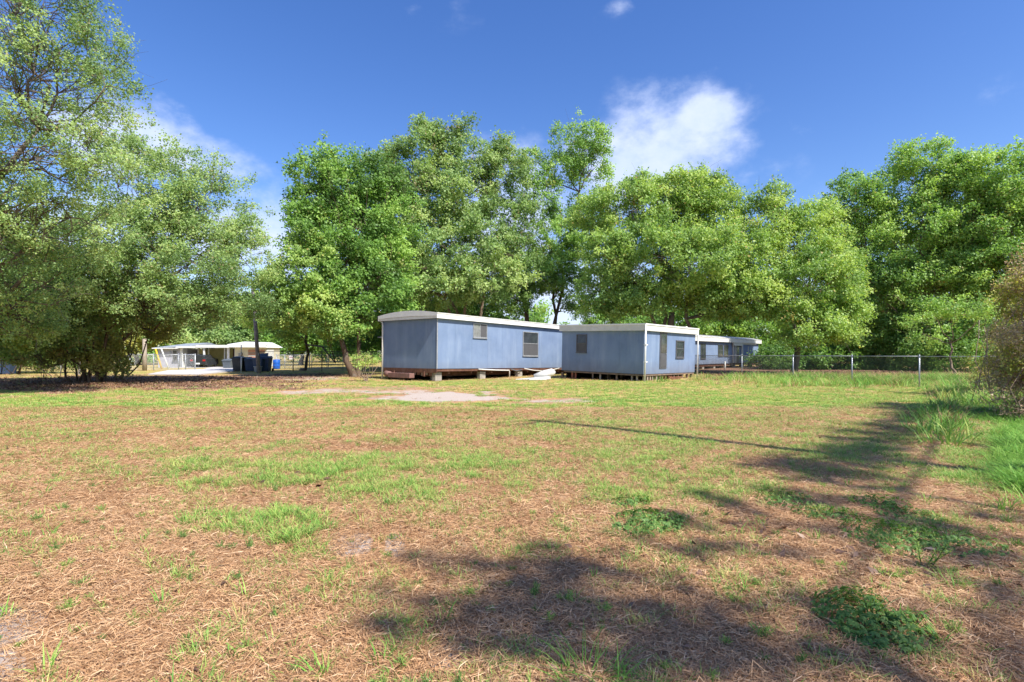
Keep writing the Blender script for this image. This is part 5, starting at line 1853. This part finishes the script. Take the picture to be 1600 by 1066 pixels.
plant('leafy_weed', 'wide spreading weed mat in the shade beside the bare dark soil', 1405, 845, broadleaf(rw, 0.34, 0.12, 676), 'weed', stems_mb(rw, 0.3, 0.1, 20), seed=6)
plant('leafy_weed', 'spreading weed mat with grassy blades nearest the bare dark soil', 1480, 850, np.concatenate([broadleaf(rw, 0.28, 0.11, 390), blades(rw, 130, 0.28, 0.12, 0.006, 0.7, 1.0)]), 'weed', stems_mb(rw, 0.2, 0.1, 12), seed=7)
plant('leafy_weed', 'small dark weed at the edge of shadow next to the cable shadow', 1225, 783, broadleaf(rw, 0.24, 0.1, 338), 'weed', stems_mb(rw, 0.2, 0.08, 12), seed=8)
plant('leafy_weed', 'ragged green weed between the two shadow bands', 1290, 808, broadleaf(rw, 0.2, 0.09, 234), 'weed', stems_mb(rw, 0.16, 0.07, 10), seed=9)
plant('leafy_weed', 'low weed right where the cable shadow meets the shade', 1375, 790, broadleaf(rw, 0.2, 0.1, 234), 'weed', stems_mb(rw, 0.16, 0.08, 10), seed=10)
plant('leafy_weed', 'low dark weed just inside the shade under the straight cable shadow', 1415, 808, broadleaf(rw, 0.22, 0.1, 234), 'weed', stems_mb(rw, 0.18, 0.08, 10), seed=11)
plant('grass_clump', 'clump of long arching grass blades cut by the bottom edge of the picture', 925, 1062, blades(rw, 70, 0.13, 0.19, 0.006, 0.55, 0.9, 3), 'grass_deep', stems_mb(rw, 0.03, 0.04, 3), cat='grass clump', seed=12)
plant('grass_clump', 'spiky clump of grass among needles near the bare dark soil', 1487, 912, blades(rw, 90, 0.07, 0.12, 0.006, 0.95, 1.0, 3), 'grass_deep', stems_mb(rw, 0.03, 0.04, 3), cat='grass clump', seed=13)
# upright pale weed
st = MB()
Vl = []
for k in range(5):
    bx, by = rw.normal() * 0.05, rw.normal() * 0.05
    hh = rw.uniform(0.12, 0.24)
    tpx = np.array([bx + rw.normal() * 0.04, by, hh])
    st.tube([(bx * 0.5, by * 0.5, 0), tuple(tpx)], [0.003, 0.0015], 4, cap=False)
    for j in range(26):
        f = 0.2 + 0.8 * j / 26
        c = np.array([bx * 0.5, by * 0.5, 0]) * (1 - f) + tpx * f
        a = j * 2.4
        d = norm(np.array([math.cos(a), math.sin(a), 0.7]))
        s = norm(np.cross(d, [0, 0, 1.0])) * 0.005
        Lf = 0.034 * (1.1 - 0.4 * f)
        Vl.append([c, c + d * Lf * 0.5 + s, c + d * Lf, c + d * Lf * 0.5 - s])
plant('upright_weed', 'pale upright weed with leafy spikes standing taller than its neighbours', 1441, 885, np.array(Vl), 'leaf_lime', st, seed=14)
sprouts = [(655, 915, .05, 'bright tuft between two sandy spots left of the big shadow'), (627, 1040, .075, 'round bright feathery sprout, largest near the lower middle'), (681, 948, .06, 'dull feathery sprout inside the tip of the shadow'),
           (545, 893, .06, 'feathery sprout left of the bare sand patch'), (430, 965, .055, 'bright sprout in straw left of the lower middle'), (382, 1015, .07, 'pale branching sprout low in the straw'), (292, 1002, .05, 'dark feathery sprout below the sprig pair'),
           (108, 950, .06, 'small sprig pair member near the sandy left edge'), (122, 918, .07, 'wide dark weed with red leaf lying beside it'), (78, 1060, .06, 'feathery sprout cut by the bottom edge at the left'), (205, 970, .06, 'slim sprout in the straw below the spiky tuft'),
           (883, 940, .075, 'feathery sprout in the middle of the shade'), (1068, 902, .07, 'feathery sprout standing alone right of the shade centre'), (1080, 910, .05, 'tiny dark sprout beside the lone feathery one'), (1135, 1010, .06, 'bright feathery sprout in the dappled corner'),
           (1195, 1000, .09, 'taller feathery sprout left of the large weed patch'), (1192, 1035, .05, 'low fern-like sprout beneath the taller feathery one'), (1115, 1064, .06, 'feathery sprout touching the bottom edge right of centre'), (1282, 920, .075, 'feathery sprout in shade above the lit strip end'),
           (1225, 905, .06, 'dark small sprout in the shade above the taller one'), (1392, 905, .09, 'pale bright bushy sprout on the lit strip'), (1422, 902, .07, 'bright bushy sprout next to the pale one on the lit strip'), (1296, 1030, .05, 'thin stalked sprout below the large weed patch'),
           (1390, 1000, .05, 'small sprout just right of the large weed patch'), (870, 812, .06, 'bright tuft alone above the top edge of the shadow'), (935, 660, .12, 'pale tuft beside the dark pole shadow'), (740, 885, .05, 'small dark sprout at the top of the near shadow'),
           (1148, 945, .07, 'small feathery sprout in dappled light near the centre right'), (1380, 925, .06, 'low sprig directly above the large weed patch'), (890, 985, .05, 'low sprig in shade above the long-bladed clump'), (820, 1003, .045, 'tiny bright sprig left of the long-bladed clump'), (703, 900, .04, 'tiny sprig beside the sandy spots')]
for i, (px, py, h, lab) in enumerate(sprouts):
    r2 = np.random.default_rng(500 + i)
    plant('weed_sprout', lab, px, py, feathery(r2, h), 'leaf_lime' if h > 0.055 and 'dark' not in lab and 'dull' not in lab else 'weed', stems_mb(r2, 0.01, h * 0.7, 3, 0.0015), group='small green weed sprouts in the near straw', seed=20 + i)
# many tinier sprigs nobody would count
x, y = field(rng, 3600, 2.0, 11, dmin_pow=0.8)
g, s, l = cover(x, y)
k = rng.random(len(x)) < 0.42
x, y = x[k], y[k]
var = [source('s', feathery(rng, 0.05), M['leaf_lime' if _ % 2 else 'weed'], rng) for _ in range(4)] + [source('s', blades(rng, 12, 0.02, 0.07, 0.005, 0.5, 0.8), M['grass_deep'], rng) for _ in range(3)]
scatter('ground_sprigs', None, var, np.stack([x, y, ground_z(x, y)], 1), rng.uniform(0, 6.28, len(x)), 0.6 + 1.2 * rng.random(len(x)) ** 2)
